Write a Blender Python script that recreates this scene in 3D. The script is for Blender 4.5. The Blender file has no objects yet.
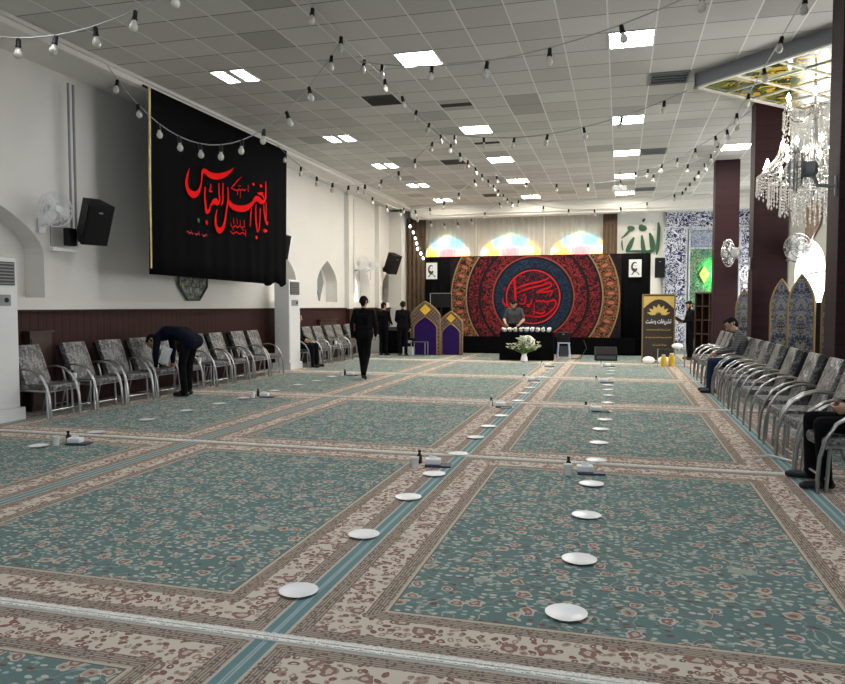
import bpy, bmesh, math, random, unicodedata
import numpy as np
from mathutils import Vector, Matrix, Euler
from mathutils.geometry import tessellate_polygon
random.seed(11)
PI = math.pi
SC = bpy.context.scene
COL = SC.collection

# ------------------------------------------------------------------ camera, world, light level
cam_d = bpy.data.cameras.new('camera')
cam = bpy.data.objects.new('camera', cam_d); COL.objects.link(cam)
cam_d.sensor_fit = 'HORIZONTAL'; cam_d.sensor_width = 36.0
cam_d.lens = 36.0 * 720.0 / 845.0
cam_d.clip_start = 0.05; cam_d.clip_end = 200
cam.location = (0, 0, 1.5)
cam.rotation_euler = (math.radians(90 - 2.862), 0, math.radians(15.321))
SC.camera = cam
W = bpy.data.worlds.new('world'); SC.world = W; W.use_nodes = True
W.node_tree.nodes['Background'].inputs[0].default_value = (0.70, 0.84, 1.0, 1)
W.node_tree.nodes['Background'].inputs[1].default_value = 0.32
SC.view_settings.view_transform = 'Standard'
SC.view_settings.look = 'None'
SC.view_settings.gamma = 1.0
SC.view_settings.use_curve_mapping = False
SC.view_settings.exposure = 0.85
LAMP = [19.0, 27.0, 38.0, 46.0, 48.0]      # strength of the ceiling lamp diffusers, row by row down the hall
WINDOW = 5.0           # daylight seen through the windows

# ------------------------------------------------------------------ helpers
class MB:
    """collects shapes, then links them as one mesh object"""
    def __init__(s): s.v = []; s.f = []; s.uv = None
    def add(s, vs, fs, M=None):
        o = len(s.v)
        s.v += [tuple(M @ Vector(p)) if M is not None else tuple(p) for p in vs]
        s.f += [tuple(i + o for i in f) for f in fs]
        return s
    def box(s, c, d, M=None, bev=0.0):
        x, y, z = d[0] / 2, d[1] / 2, d[2] / 2
        if bev <= 0:
            vs = [(c[0] + a * x, c[1] + b * y, c[2] + e * z) for a in (-1, 1) for b in (-1, 1) for e in (-1, 1)]
            return s.add(vs, [(0, 1, 3, 2), (4, 6, 7, 5), (0, 4, 5, 1), (2, 3, 7, 6), (0, 2, 6, 4), (1, 5, 7, 3)], M)
        bm = bmesh.new(); bmesh.ops.create_cube(bm, size=1)
        for v in bm.verts: v.co = Vector((v.co.x * d[0], v.co.y * d[1], v.co.z * d[2]))
        bmesh.ops.bevel(bm, geom=bm.edges[:], offset=bev, segments=2, affect='EDGES', profile=0.6)
        bm.verts.index_update()
        vs = [tuple(v.co + Vector(c)) for v in bm.verts]; fs = [tuple(v.index for v in f.verts) for f in bm.faces]
        bm.free()
        return s.add(vs, fs, M)
    def tube(s, path, r, seg=8, M=None, cap=True, flat=1.0):
        P = [Vector(p) for p in path]; n = len(P)
        R = r if isinstance(r, (list, tuple)) else [r] * n
        vs = []; fs = []
        t0 = (P[1] - P[0]).normalized()
        up = Vector((0, 0, 1)) if abs(t0.z) < 0.9 else Vector((1, 0, 0))
        a = t0.cross(up).normalized()
        for i in range(n):
            t = (P[min(i + 1, n - 1)] - P[max(i - 1, 0)]).normalized()
            a = (a - t * a.dot(t)).normalized(); b = t.cross(a)
            for k in range(seg):
                q = 2 * PI * k / seg
                vs.append(P[i] + (a * math.cos(q) + b * math.sin(q) * flat) * R[i])
        for i in range(n - 1):
            for k in range(seg):
                fs.append((i * seg + k, i * seg + (k + 1) % seg, (i + 1) * seg + (k + 1) % seg, (i + 1) * seg + k))
        if cap:
            fs.append(tuple(reversed(range(seg)))); fs.append(tuple((n - 1) * seg + k for k in range(seg)))
        return s.add(vs, fs, M)
    def lathe(s, prof, seg=20, M=None):
        vs = []; fs = []; n = len(prof)
        for r, z in prof:
            for k in range(seg):
                q = 2 * PI * k / seg; vs.append((max(r, 1e-4) * math.cos(q), max(r, 1e-4) * math.sin(q), z))
        for i in range(n - 1):
            for k in range(seg):
                fs.append((i * seg + k, i * seg + (k + 1) % seg, (i + 1) * seg + (k + 1) % seg, (i + 1) * seg + k))
        fs.append(tuple(reversed(range(seg)))); fs.append(tuple((n - 1) * seg + k for k in range(seg)))
        return s.add(vs, fs, M)
    def prism(s, poly, t0, t1, M=None):
        """poly in local x,z; extruded along local y from t0 to t1"""
        n = len(poly)
        vs = [(p[0], t0, p[1]) for p in poly] + [(p[0], t1, p[1]) for p in poly]
        tri = tessellate_polygon([[Vector((p[0], p[1], 0)) for p in poly]])
        fs = [tuple(t) for t in tri] + [tuple(n + i for i in reversed(t)) for t in tri]
        fs += [(i, i + n, (i + 1) % n + n, (i + 1) % n) for i in range(n)]
        return s.add(vs, fs, M)
    def ball(s, c, r, M=None, seg=10, rings=7):
        rr = r if isinstance(r, (list, tuple)) else (r, r, r)
        vs = []; fs = []
        for i in range(rings + 1):
            p = PI * i / rings
            for k in range(seg):
                q = 2 * PI * k / seg
                vs.append((c[0] + rr[0] * max(math.sin(p), 1e-3) * math.cos(q), c[1] + rr[1] * max(math.sin(p), 1e-3) * math.sin(q), c[2] + rr[2] * math.cos(p)))
        for i in range(rings):
            for k in range(seg):
                fs.append((i * seg + k, (i + 1) * seg + k, (i + 1) * seg + (k + 1) % seg, i * seg + (k + 1) % seg))
        return s.add(vs, fs, M)
    def build(s, name, mat, parent=None, smooth=False):
        me = bpy.data.meshes.new(name); me.from_pydata(s.v, [], s.f); me.update()
        bm = bmesh.new(); bm.from_mesh(me); bmesh.ops.recalc_face_normals(bm, faces=bm.faces[:]); bm.to_mesh(me); bm.free()
        if smooth:
            for p in me.polygons: p.use_smooth = True
            try: me.set_sharp_from_angle(angle=math.radians(40))
            except Exception: pass
        o = bpy.data.objects.new(name, me); COL.objects.link(o)
        if mat: me.materials.append(mat)
        if parent: o.parent = parent
        return o

def tag(o, label=None, cat=None, group=None, kind=None):
    if label: o['label'] = label
    if cat: o['category'] = cat
    if group: o['group'] = group
    if kind: o['kind'] = kind
    return o
def thing(name, label, cat, loc=(0, 0, 0), rz=0.0, group=None):
    o = bpy.data.objects.new(name, None); COL.objects.link(o); o.empty_display_size = 0.1
    o.location = loc; o.rotation_euler = (0, 0, rz)
    return tag(o, label, cat, group)
def struct(o): o['kind'] = 'structure'; return o
def copy_tree(o, parent=None):
    c = o.copy(); COL.objects.link(c)
    if parent: c.parent = parent
    for ch in list(KIDS.get(o.name, [])) if o.name in KIDS else [x for x in o.children]:
        copy_tree(ch, c)
    return c
KIDS = {}
def dup(root, loc, rz=0.0, label=None, group=None):
    r = copy_tree(root); r.location = loc; r.rotation_euler = (0, 0, rz)
    if label: r['label'] = label
    if group: r['group'] = group
    return r
ORD = ['first', 'second', 'third', 'fourth', 'fifth', 'sixth', 'seventh', 'eighth', 'ninth', 'tenth', 'eleventh', 'twelfth',
       'thirteenth', 'fourteenth', 'fifteenth', 'sixteenth', 'seventeenth', 'eighteenth', 'nineteenth', 'twentieth']
def T(x, y, z, rz=0.0, ry=0.0, rx=0.0): return Matrix.Translation((x, y, z)) @ Euler((rx, ry, rz)).to_matrix().to_4x4()

# ------------------------------------------------------------------ materials
class X:
    """a shader value with arithmetic"""
    def __init__(s, g, sock): s.g = g; s.s = sock
    def _m(s, op, o=None, sw=False):
        n = s.g.nt.nodes.new('ShaderNodeMath'); n.operation = op
        a, b = (o, s) if sw else (s, o)
        s.g.put(n.inputs[0], a)
        if b is not None: s.g.put(n.inputs[1], b)
        return X(s.g, n.outputs[0])
    def __add__(s, o): return s._m('ADD', o)
    def __sub__(s, o): return s._m('SUBTRACT', o)
    def __rsub__(s, o): return s._m('SUBTRACT', o, True)
    def __mul__(s, o): return s._m('MULTIPLY', o)
    __radd__ = __add__; __rmul__ = __mul__
    def __truediv__(s, o): return s._m('DIVIDE', o)
    def __lt__(s, o): return s._m('LESS_THAN', o)
    def __gt__(s, o): return s._m('GREATER_THAN', o)
    def abs(s): return s._m('ABSOLUTE')
    def min(s, o): return s._m('MINIMUM', o)
    def max(s, o): return s._m('MAXIMUM', o)
    def fract(s): return s._m('FRACT')
    def floor(s): return s._m('FLOOR')
    def sin(s): return s._m('SINE')
    def sqrt(s): return s._m('SQRT')
    def atan2(s, o): return s._m('ARCTAN2', o)
class G:
    def __init__(s, name):
        s.mat = bpy.data.materials.new(name); s.mat.use_nodes = True; s.nt = s.mat.node_tree
        s.b = s.nt.nodes['Principled BSDF']; s.out = s.nt.nodes['Material Output']
    def put(s, inp, v):
        if isinstance(v, X): s.nt.links.new(v.s, inp)
        elif isinstance(v, (tuple, list)): inp.default_value = (*v, 1) if len(v) == 3 and len(inp.default_value) == 4 else v
        else: inp.default_value = v
    def coord(s, kind='Object'):
        n = s.nt.nodes.new('ShaderNodeTexCoord'); return X(s, n.outputs[kind])
    def pos(s):
        n = s.nt.nodes.new('ShaderNodeNewGeometry'); return X(s, n.outputs['Position'])
    def sep(s, v):
        n = s.nt.nodes.new('ShaderNodeSeparateXYZ'); s.put(n.inputs[0], v); return [X(s, n.outputs[i]) for i in range(3)]
    def comb(s, x, y, z=0.0):
        n = s.nt.nodes.new('ShaderNodeCombineXYZ')
        for i, v in enumerate((x, y, z)): s.put(n.inputs[i], v)
        return X(s, n.outputs[0])
    def noise(s, v, scale, detail=2.0, rough=0.5, dist=0.0):
        n = s.nt.nodes.new('ShaderNodeTexNoise'); s.put(n.inputs['Vector'], v)
        n.inputs['Scale'].default_value = scale; n.inputs['Detail'].default_value = detail
        n.inputs['Roughness'].default_value = rough; n.inputs['Distortion'].default_value = dist
        return X(s, n.outputs[0])
    def white(s, v):
        n = s.nt.nodes.new('ShaderNodeTexWhiteNoise'); s.put(n.inputs['Vector'], v); return X(s, n.outputs[0])
    def vor(s, v, scale, feature='F1', dim='2D', rnd=1.0):
        n = s.nt.nodes.new('ShaderNodeTexVoronoi'); n.voronoi_dimensions = dim; n.feature = feature
        s.put(n.inputs['Vector'], v); n.inputs['Scale'].default_value = scale; n.inputs['Randomness'].default_value = rnd
        return X(s, n.outputs['Distance']), (X(s, n.outputs['Color']) if feature == 'F1' else None)
    def mix(s, fac, a, b):
        n = s.nt.nodes.new('ShaderNodeMix'); n.data_type = 'RGBA'
        s.put(n.inputs[0], fac); s.put(n.inputs[6], a); s.put(n.inputs[7], b)
        return X(s, n.outputs[2])
    def bump(s, h, strength=0.3, dist=0.01):
        n = s.nt.nodes.new('ShaderNodeBump'); n.inputs['Strength'].default_value = strength; n.inputs['Distance'].default_value = dist
        s.put(n.inputs['Height'], h); s.nt.links.new(n.outputs[0], s.b.inputs['Normal'])
    def done(s, col=None, rough=0.5, metal=0.0, spec=None, emit=None, es=0.0, **k):
        if col is not None: s.put(s.b.inputs['Base Color'], col)
        s.put(s.b.inputs['Roughness'], rough); s.put(s.b.inputs['Metallic'], metal)
        if spec is not None: s.b.inputs['Specular IOR Level'].default_value = spec
        if emit is not None:
            s.put(s.b.inputs['Emission Color'], emit); s.put(s.b.inputs['Emission Strength'], es)
        for kk, v in k.items(): s.put(s.b.inputs[kk], v)
        return s.mat
def plain(name, col, rough=0.5, metal=0.0, var=0.12, scale=6.0, **k):
    g = G(name); n = g.noise(g.coord(), scale, 3)
    c = g.mix(n, tuple(x * (1 - var) for x in col), tuple(min(1, x * (1 + var)) for x in col))
    return g.done(c, rough, metal, **k)

M = {}
M['paint'] = plain('wall_paint', (0.74, 0.72, 0.68), 0.75, var=0.04, scale=1.5)
M['trim_white'] = plain('trim_white', (0.72, 0.70, 0.66), 0.6, var=0.04)
M['black_cloth'] = plain('black_cloth', (0.0035, 0.0035, 0.004), 0.9, var=0.2, spec=0.04)
M['black_plastic'] = plain('black_plastic', (0.006, 0.006, 0.007), 0.5, spec=0.25)
M['grille_black'] = plain('speaker_grille', (0.008, 0.008, 0.009), 0.7, spec=0.2)
M['white_plastic'] = plain('white_plastic', (0.72, 0.73, 0.72), 0.4, var=0.03)
M['grey_plastic'] = plain('grey_plastic', (0.25, 0.26, 0.27), 0.45)
M['dark_grey'] = plain('dark_grey', (0.05, 0.052, 0.055), 0.5)
M['arm_metal'] = plain('brushed_arm_metal', (0.36, 0.36, 0.355), 0.30, 1.0, var=0.1)
M['chrome'] = plain('chrome', (0.62, 0.62, 0.62), 0.22, 1.0, var=0.05)
M['steel'] = plain('steel', (0.45, 0.45, 0.45), 0.35, 1.0, var=0.05)
M['gold'] = plain('gold', (0.30, 0.20, 0.075), 0.45, 0.5)
M['gold_print'] = plain('gold_print', (0.62, 0.43, 0.12), 0.5, var=0.3, scale=14)
M['red_print'] = plain('red_print', (0.80, 0.012, 0.012), 0.9, var=0.05, spec=0.03)
M['dark_red_print'] = plain('dark_red_print', (0.30, 0.01, 0.03), 0.8)
M['red_thread'] = plain('red_thread', (0.48, 0.012, 0.018), 0.9, var=0.25, scale=20, spec=0.05)
M['dim_red_thread'] = plain('dim_red_thread', (0.26, 0.016, 0.022), 0.9, spec=0.05, var=0.25, scale=20)
M['green_print'] = plain('green_print', (0.01, 0.10, 0.035), 0.8)
M['green_letter'] = plain('green_letter', (0.014, 0.075, 0.030), 0.5)
M['cable_grey'] = plain('cable_pale', (0.42, 0.42, 0.41), 0.6)
M['white_print'] = plain('white_print', (0.8, 0.8, 0.78), 0.6, var=0.02)
M['china'] = plain('white_china', (0.88, 0.89, 0.90), 0.25, var=0.02)
M['paper'] = plain('white_paper', (0.90, 0.90, 0.88), 0.8, var=0.04)
M['navy'] = plain('navy_tray', (0.03, 0.035, 0.06), 0.5)
M['bottle_dark'] = plain('bottle_dark', (0.02, 0.012, 0.01), 0.2)
M['cotton'] = plain('cotton_fringe', (0.84, 0.82, 0.76), 0.9, var=0.1, scale=30)
M['yellow'] = plain('yellow_board', (0.75, 0.46, 0.03), 0.5, var=0.25, scale=12)
M['purple'] = plain('purple_board', (0.022, 0.006, 0.085), 0.7, spec=0.15, var=0.3, scale=4)
M['skin'] = plain('skin', (0.42, 0.25, 0.17), 0.55, var=0.06)
M['hair'] = plain('hair', (0.004, 0.0036, 0.0036), 0.75, var=0.3, scale=40, spec=0.15)
M['black_suit'] = plain('black_suit', (0.005, 0.005, 0.006), 0.9, var=0.3, scale=9, spec=0.1)
M['navy_suit'] = plain('navy_suit', (0.005, 0.007, 0.016), 0.9, var=0.3, scale=9, spec=0.1)
M['grey_shirt'] = plain('grey_shirt', (0.055, 0.058, 0.06), 0.85, var=0.2, scale=9)
M['jeans'] = plain('jeans', (0.014, 0.022, 0.055), 0.9, var=0.35, scale=12, spec=0.1)
M['shoe'] = plain('shoe', (0.008, 0.008, 0.009), 0.4)
M['lips'] = plain('lips', (0.30, 0.12, 0.10), 0.5)
M['eye'] = plain('eye_dark', (0.03, 0.02, 0.015), 0.3)
M['leaf'] = plain('leaf_green', (0.10, 0.20, 0.04), 0.6, var=0.4, scale=20)
M['petal'] = plain('petal_cream', (0.70, 0.70, 0.50), 0.6, var=0.25, scale=20)
M['shelf_wood'] = plain('dark_shelf_wood', (0.045, 0.020, 0.013), 0.5, var=0.3)
M['blue_stool'] = plain('pale_blue_plastic', (0.42, 0.50, 0.66), 0.4)
M['print_grey'] = plain('portrait_ink', (0.05, 0.05, 0.05), 0.8)
M['vent_dark'] = plain('vent_dark', (0.012, 0.012, 0.012), 0.8)
M['fascia'] = plain('fascia_grey', (0.30, 0.31, 0.33), 0.6, var=0.05)

def striped_shirt():
    g = G('striped_shirt'); x, y, z = g.sep(g.coord())
    s = ((z * 34.0).fract() > 0.62)
    return g.done(g.mix(s, (0.05, 0.052, 0.055), (0.15, 0.155, 0.155)), 0.85)
M['striped_shirt'] = striped_shirt()

def wood_panel():
    g = G('maroon_wainscot'); x, y, z = g.sep(g.pos())
    u = (x + y) * 6.6
    groove = u.fract() < 0.10
    n = g.noise(g.comb(x * 14.0, y * 14.0, z * 0.7), 1.0, 3)
    c = g.mix(n, (0.030, 0.010, 0.009), (0.052, 0.018, 0.015))
    c = g.mix(groove, c, (0.008, 0.004, 0.004))
    g.bump(groove * -1.0, 0.4, 0.01)
    return g.done(c, 0.6, spec=0.2)
M['wainscot'] = wood_panel()
def column_mat():
    g = G('maroon_column_cladding'); x, y, z = g.sep(g.pos())
    groove = (z * 4.6).fract() < 0.06
    n = g.noise(g.comb(x * 2.0, y * 2.0, z * 9.0), 1.5, 2)
    c = g.mix(n, (0.022, 0.0072, 0.009), (0.034, 0.0105, 0.0125))
    c = g.mix(groove, c, (0.016, 0.006, 0.007))
    g.bump(groove * -1.0, 0.3, 0.01)
    return g.done(c, 0.6, spec=0.2)
M['column'] = column_mat()

TX, TY = 0.585, 0.612
def ceiling_mat():
    g = G('suspended_ceiling_tiles'); x, y, z = g.sep(g.pos())
    u = (x - 0.1) / TX + 0.5; v = (y - 10.1) / TY + 0.5
    fu = u.fract(); fv = v.fract()
    eu = fu.min(1.0 - fu); ev = fv.min(1.0 - fv)
    r = g.white(g.comb(u.floor(), v.floor(), 3.0))
    speck = g.noise(g.comb(x, y, 0.0), 55.0, 2)
    c = g.mix(r, (0.55, 0.535, 0.50), (0.71, 0.695, 0.655))
    c = g.mix((r > 0.90), c, (0.42, 0.41, 0.385))
    perf = ((fu * 26.0).fract() < 0.30) * ((fv * 26.0).fract() < 0.55) * ((r * 7.31).fract() > 0.35)
    c = g.mix(perf * 0.45, c, (0.20, 0.195, 0.19))
    c = g.mix(speck * 0.35, c, (0.42, 0.41, 0.385))
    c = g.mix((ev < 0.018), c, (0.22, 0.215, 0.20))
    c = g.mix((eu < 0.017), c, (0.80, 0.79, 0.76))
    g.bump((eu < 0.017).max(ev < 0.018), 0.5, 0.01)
    return g.done(c, 0.85)
M['ceiling'] = ceiling_mat()

def rug_mat():
    g = G('persian_rug_pile')
    uv = g.coord('UV'); x, y, z = g.sep(uv)
    d = (1.5 - x.abs()).min(2.05 - y.abs())
    P = g.comb(x, y, 0.0)
    wob = g.noise(P, 7.0, 2)
    # field
    wx = g.noise(P, 9.0, 2); wy = g.noise(g.comb(x + 7.3, y - 3.1, 0.0), 9.0, 2)
    Q = g.comb(x + wx * 0.07, y + wy * 0.07, 0.0)          # bent coordinates: hand-drawn outlines
    S = g.comb(x * 0.72 + wx * 0.05, y * 1.15 + wy * 0.05, 0.0)
    n0 = g.noise(P, 1.3, 2); n9 = g.noise(P, 90.0, 1)
    c = g.mix(n0, (0.125, 0.200, 0.192), (0.170, 0.255, 0.243))
    c = g.mix(n9 * 0.5, c, (0.085, 0.135, 0.132))
    vine = ((g.noise(P, 5.0, 1, dist=1.2) - 0.5).abs() < 0.013)
    c = g.mix(vine, c, (0.34, 0.35, 0.30))
    r2, c2 = g.vor(S, 25.0); k2 = g.sep(c2)
    lf = (r2 + wob * 0.25 < 0.42) * (k2[0] > 0.40)
    c = g.mix(lf, c, g.mix(k2[1] > 0.55, (0.50, 0.48, 0.41), (0.33, 0.40, 0.385)))
    c = g.mix(lf * (k2[2] > 0.82), c, (0.17, 0.09, 0.085))
    r1, c1 = g.vor(Q, 5.6); k1 = g.sep(c1)
    pet = g.noise(P, 32.0, 1)
    th = (r1 + wob * 0.10 + pet * 0.16)
    sel = k1[0] > 0.25
    c = g.mix((th < 0.34) * sel, c, (0.50, 0.46, 0.39))
    c = g.mix((th < 0.285) * sel, c, g.mix(k1[1] > 0.5, (0.29, 0.15, 0.135), (0.38, 0.30, 0.23)))
    c = g.mix((th < 0.20) * sel, c, g.mix(k1[1] > 0.5, (0.46, 0.37, 0.31), (0.26, 0.11, 0.10)))
    # border bands measured from the rug's edge
    def band(c, a, b, col): return g.mix((d > a) * (d < b), c, col)
    rb, cb = g.vor(P, 42.0); kb = g.sep(cb)
    lines = ((d * 62.0).fract() < 0.5)
    guard = g.mix(lines, (0.22, 0.17, 0.14), (0.40, 0.345, 0.285))
    guard = g.mix((rb < 0.34) * (kb[1] > 0.45), guard, (0.17, 0.12, 0.105))
    rc, cc = g.vor(Q, 24.0); kc = g.sep(cc)
    t3 = rc + wob * 0.25
    cream = g.mix((t3 < 0.54) * (kc[0] > 0.20), (0.60, 0.54, 0.46), g.mix(kc[1] > 0.5, (0.22, 0.125, 0.105), (0.36, 0.265, 0.205)))
    cream = g.mix((t3 < 0.28) * (kc[0] > 0.30), cream, g.mix(kc[2] > 0.5, (0.60, 0.53, 0.46), (0.28, 0.14, 0.12)))
    r5, c5 = g.vor(Q, 5.2)
    t5 = r5 + wob * 0.15 + pet * 0.14
    cream = g.mix((t5 < 0.34), cream, (0.27, 0.16, 0.14))
    cream = g.mix((t5 < 0.24), cream, (0.50, 0.42, 0.35))
    teal = (0.150, 0.255, 0.265)
    c = band(c, -1.0, 0.055, teal)
    c = band(c, -1.0, 0.012, (0.34, 0.44, 0.45))
    c = band(c, 0.052, 0.066, (0.50, 0.46, 0.39))
    c = band(c, 0.066, 0.150, guard)
    c = band(c, 0.150, 0.330, cream)
    c = band(c, 0.330, 0.412, guard)
    c = band(c, 0.412, 0.430, (0.50, 0.45, 0.35))
    c = band(c, 0.430, 0.437, (0.14, 0.115, 0.095))
    g.bump(g.noise(P, 160.0, 1), 0.3, 0.004)
    return g.done(c, 0.92, spec=0.15)
M['rug'] = rug_mat()
M['floor'] = plain('grey_green_underlay', (0.15, 0.19, 0.18), 0.9)

def fabric_mat():
    g = G('silver_wrinkled_upholstery'); o = g.coord()
    n = g.noise(o, 9.0, 4, 0.6, 0.8); r, c = g.vor(o, 24.0, dim='3D')
    n2 = g.noise(o, 30.0, 3)
    a = g.mix((n > 0.52), (0.070, 0.070, 0.070), (0.21, 0.207, 0.20))
    a = g.mix((n2 > 0.60), a, (0.035, 0.035, 0.035))
    a = g.mix((n2 < 0.36), a, (0.36, 0.355, 0.34))
    g.bump(g.noise(o, 7.0, 3, 0.6, 1.0), 0.9, 0.04)
    return g.done(a, 0.32, spec=0.6)
M['fabric'] = fabric_mat()
M['leather'] = plain('black_leather', (0.014, 0.014, 0.018), 0.35)

def emis(name, col, strength):
    g = G(name); n = g.noise(g.coord(), 2.0, 1)
    return g.done((0.8, 0.8, 0.8), 0.5, emit=g.mix(n, col, tuple(min(1, c * 1.03) for c in col)), es=strength)
for k_, s_k in enumerate(LAMP):
    M['lamp_%d' % k_] = emis('lamp_diffuser_row_%d' % k_, (0.97 + 0.0075 * k_, 0.97 - 0.012 * k_, 0.99 - 0.058 * k_), s_k)
M['candle'] = emis('candle_bulb_lit', (1.0, 0.93, 0.80), 24.0)
M['fairy'] = emis('fairy_bulb_lit', (1.0, 0.98, 0.94), 4.0)
M['daylight'] = emis('daylight_pane', (0.97, 0.98, 1.0), WINDOW)
M['niche_pane'] = emis('niche_daylight_pane', (0.95, 0.97, 1.0), 0.9)
def globe_mat():
    g = G('bulb_globe'); n = g.noise(g.coord(), 20.0, 1)
    return g.done(g.mix(n, (0.55, 0.53, 0.47), (0.65, 0.63, 0.57)), 0.2)
M['globe'] = globe_mat()

def crystal_mat():
    g = G('cut_crystal'); nt = g.nt
    tr = nt.nodes.new('ShaderNodeBsdfTransparent'); gl = nt.nodes.new('ShaderNodeBsdfGlossy'); df = nt.nodes.new('ShaderNodeBsdfDiffuse')
    gl.inputs['Roughness'].default_value = 0.12; df.inputs['Color'].default_value = (0.85, 0.82, 0.78, 1)
    m1 = nt.nodes.new('ShaderNodeMixShader'); m2 = nt.nodes.new('ShaderNodeMixShader')
    m1.inputs[0].default_value = 0.65; m2.inputs[0].default_value = 0.85
    nt.links.new(gl.outputs[0], m1.inputs[1]); nt.links.new(df.outputs[0], m1.inputs[2])
    nt.links.new(tr.outputs[0], m2.inputs[1]); nt.links.new(m1.outputs[0], m2.inputs[2])
    nt.links.new(m2.outputs[0], g.out.inputs[0]); return g.mat
M['crystal'] = crystal_mat()
def glass_mat(name, tint, fac):
    g = G(name); nt = g.nt
    tr = nt.nodes.new('ShaderNodeBsdfTransparent'); tr.inputs[0].default_value = (*tint, 1)
    gl = nt.nodes.new('ShaderNodeBsdfGlossy'); gl.inputs['Roughness'].default_value = 0.05
    m = nt.nodes.new('ShaderNodeMixShader'); m.inputs[0].default_value = fac
    nt.links.new(tr.outputs[0], m.inputs[1]); nt.links.new(gl.outputs[0], m.inputs[2]); nt.links.new(m.outputs[0], g.out.inputs[0]); return g.mat
M['glass'] = glass_mat('clear_glass', (0.86, 0.92, 0.90), 0.18)
def sheer_mat():
    g = G('sheer_curtain'); nt = g.nt
    tr = nt.nodes.new('ShaderNodeBsdfTransparent'); df = nt.nodes.new('ShaderNodeBsdfDiffuse'); tl = nt.nodes.new('ShaderNodeBsdfTranslucent')
    df.inputs[0].default_value = (0.72, 0.69, 0.64, 1); tl.inputs[0].default_value = (0.72, 0.69, 0.64, 1)
    a = nt.nodes.new('ShaderNodeMixShader'); b = nt.nodes.new('ShaderNodeMixShader'); a.inputs[0].default_value = 0.72; b.inputs[0].default_value = 0.68
    nt.links.new(df.outputs[0], a.inputs[1]); nt.links.new(tl.outputs[0], a.inputs[2])
    nt.links.new(tr.outputs[0], b.inputs[1]); nt.links.new(a.outputs[0], b.inputs[2]); nt.links.new(b.outputs[0], g.out.inputs[0]); return g.mat
M['sheer'] = sheer_mat()
def stained_window():
    g = G('stained_glass_daylit'); x, y, z = g.sep(g.coord())
    r, c = g.vor(g.comb(x, z, 0.0), 5.0, dim='2D'); k = g.sep(c)
    nn = g.noise(g.comb(x, z, 0.0), 3.0, 1)
    q = (x.abs() / 0.95 + nn * 0.25)
    col = g.mix(q > 0.54, (0.95, 0.85, 0.68), (1.0, 0.50, 0.03))
    col = g.mix((x.abs() + nn * 0.2 < 0.42) * (z < 1.40), col, (1.0, 0.22, 0.25))
    col = g.mix((z + nn * 0.3 > 1.52) * (q < 0.80), col, (0.15, 0.60, 0.90))
    col = g.mix((z + nn * 0.3 > 1.90), col, (0.45, 0.75, 0.35))
    col = g.mix((k[0] > 0.72), col, (1.0, 0.96, 0.85))
    ed, _ = g.vor(g.comb(x, z, 0.0), 5.0, 'DISTANCE_TO_EDGE')
    lead = ed < 0.02
    return g.done((0.1, 0.1, 0.1), 0.3, emit=g.mix(lead, col, (0.10, 0.08, 0.06)), es=1.8)
M['stained_window'] = stained_window()
def soffit_glass():
    g = G('printed_glass_soffit'); x, y, z = g.sep(g.coord())
    P = g.comb(x, y, 0.0)
    n = g.noise(P, 1.9, 4, 0.6, 1.5); n2 = g.noise(P, 4.6, 3, 0.6, 1.0); n3 = g.noise(P, 1.2, 2, 0.5, 0.5)
    c = g.mix(n > 0.50, (0.018, 0.030, 0.010), (0.10, 0.105, 0.022))
    c = g.mix((n2 > 0.55), c, (0.34, 0.22, 0.03))
    c = g.mix((n2 < 0.40), c, (0.05, 0.075, 0.035))
    c = g.mix((n3 > 0.60), c, (0.26, 0.27, 0.16))
    c = g.mix((n2 > 0.66), c, (0.42, 0.14, 0.03))
    return g.done(c, 0.12, emit=c, es=0.42, spec=0.5)
M['soffit_glass'] = soffit_glass()
def mosaic_mat(name, bg, fg, scale, th, accents=None):
    g = G(name); x, y, z = g.sep(g.coord())
    P = g.comb(x, z, 0.0)
    n = (g.noise(P, scale, 2, 0.5, 2.2) - 0.5).abs(); n2 = (g.noise(g.comb(x + 9.0, z, 0.0), scale * 0.7, 2, 0.5, 1.6) - 0.5).abs()
    c = g.mix((n < th).max(n2 < th * 0.8), bg, fg)
    if accents:
        r, cc = g.vor(P, scale * 1.6); k = g.sep(cc)
        c = g.mix((r < 0.30) * (k[0] > 0.6), c, accents)
    return g.done(c, 0.25)
M['tile_blue'] = mosaic_mat('calligraphic_blue_tile', (0.020, 0.022, 0.085), (0.62, 0.65, 0.72), 5.2, 0.036)
M['tile_pale'] = mosaic_mat('pale_floral_tile', (0.34, 0.40, 0.50), (0.60, 0.62, 0.62), 9.0, 0.07, (0.10, 0.16, 0.34))
M['tile_text'] = mosaic_mat('white_inscription_tile', (0.36, 0.40, 0.46), (0.07, 0.09, 0.18), 9.0, 0.032)
M['tile_green'] = mosaic_mat('green_niche_tile', (0.015, 0.10, 0.065), (0.20, 0.36, 0.22), 8.0, 0.030, (0.30, 0.27, 0.07))
M['screen_blue'] = None
def screen_mat():
    g = G('stained_panel_pattern'); x, y, z = g.sep(g.coord())
    ax = x.abs(); P = g.comb(ax, z, 0.0)
    n = (g.noise(P, 16.0, 2, 0.5, 1.0) - 0.5).abs()
    r, c = g.vor(P, 15.0); k = g.sep(c)
    col = g.mix(k[0] > 0.45, (0.020, 0.030, 0.055), (0.055, 0.065, 0.075))
    col = g.mix(k[1] > 0.78, col, (0.035, 0.070, 0.20))
    col = g.mix(k[2] > 0.80, col, (0.20, 0.20, 0.17))
    col = g.mix(n < 0.030, col, (0.30, 0.285, 0.24))
    col = g.mix((r < 0.14), col, (0.24, 0.17, 0.12))
    return g.done(col, 0.3)
M['screen'] = screen_mat()
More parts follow.
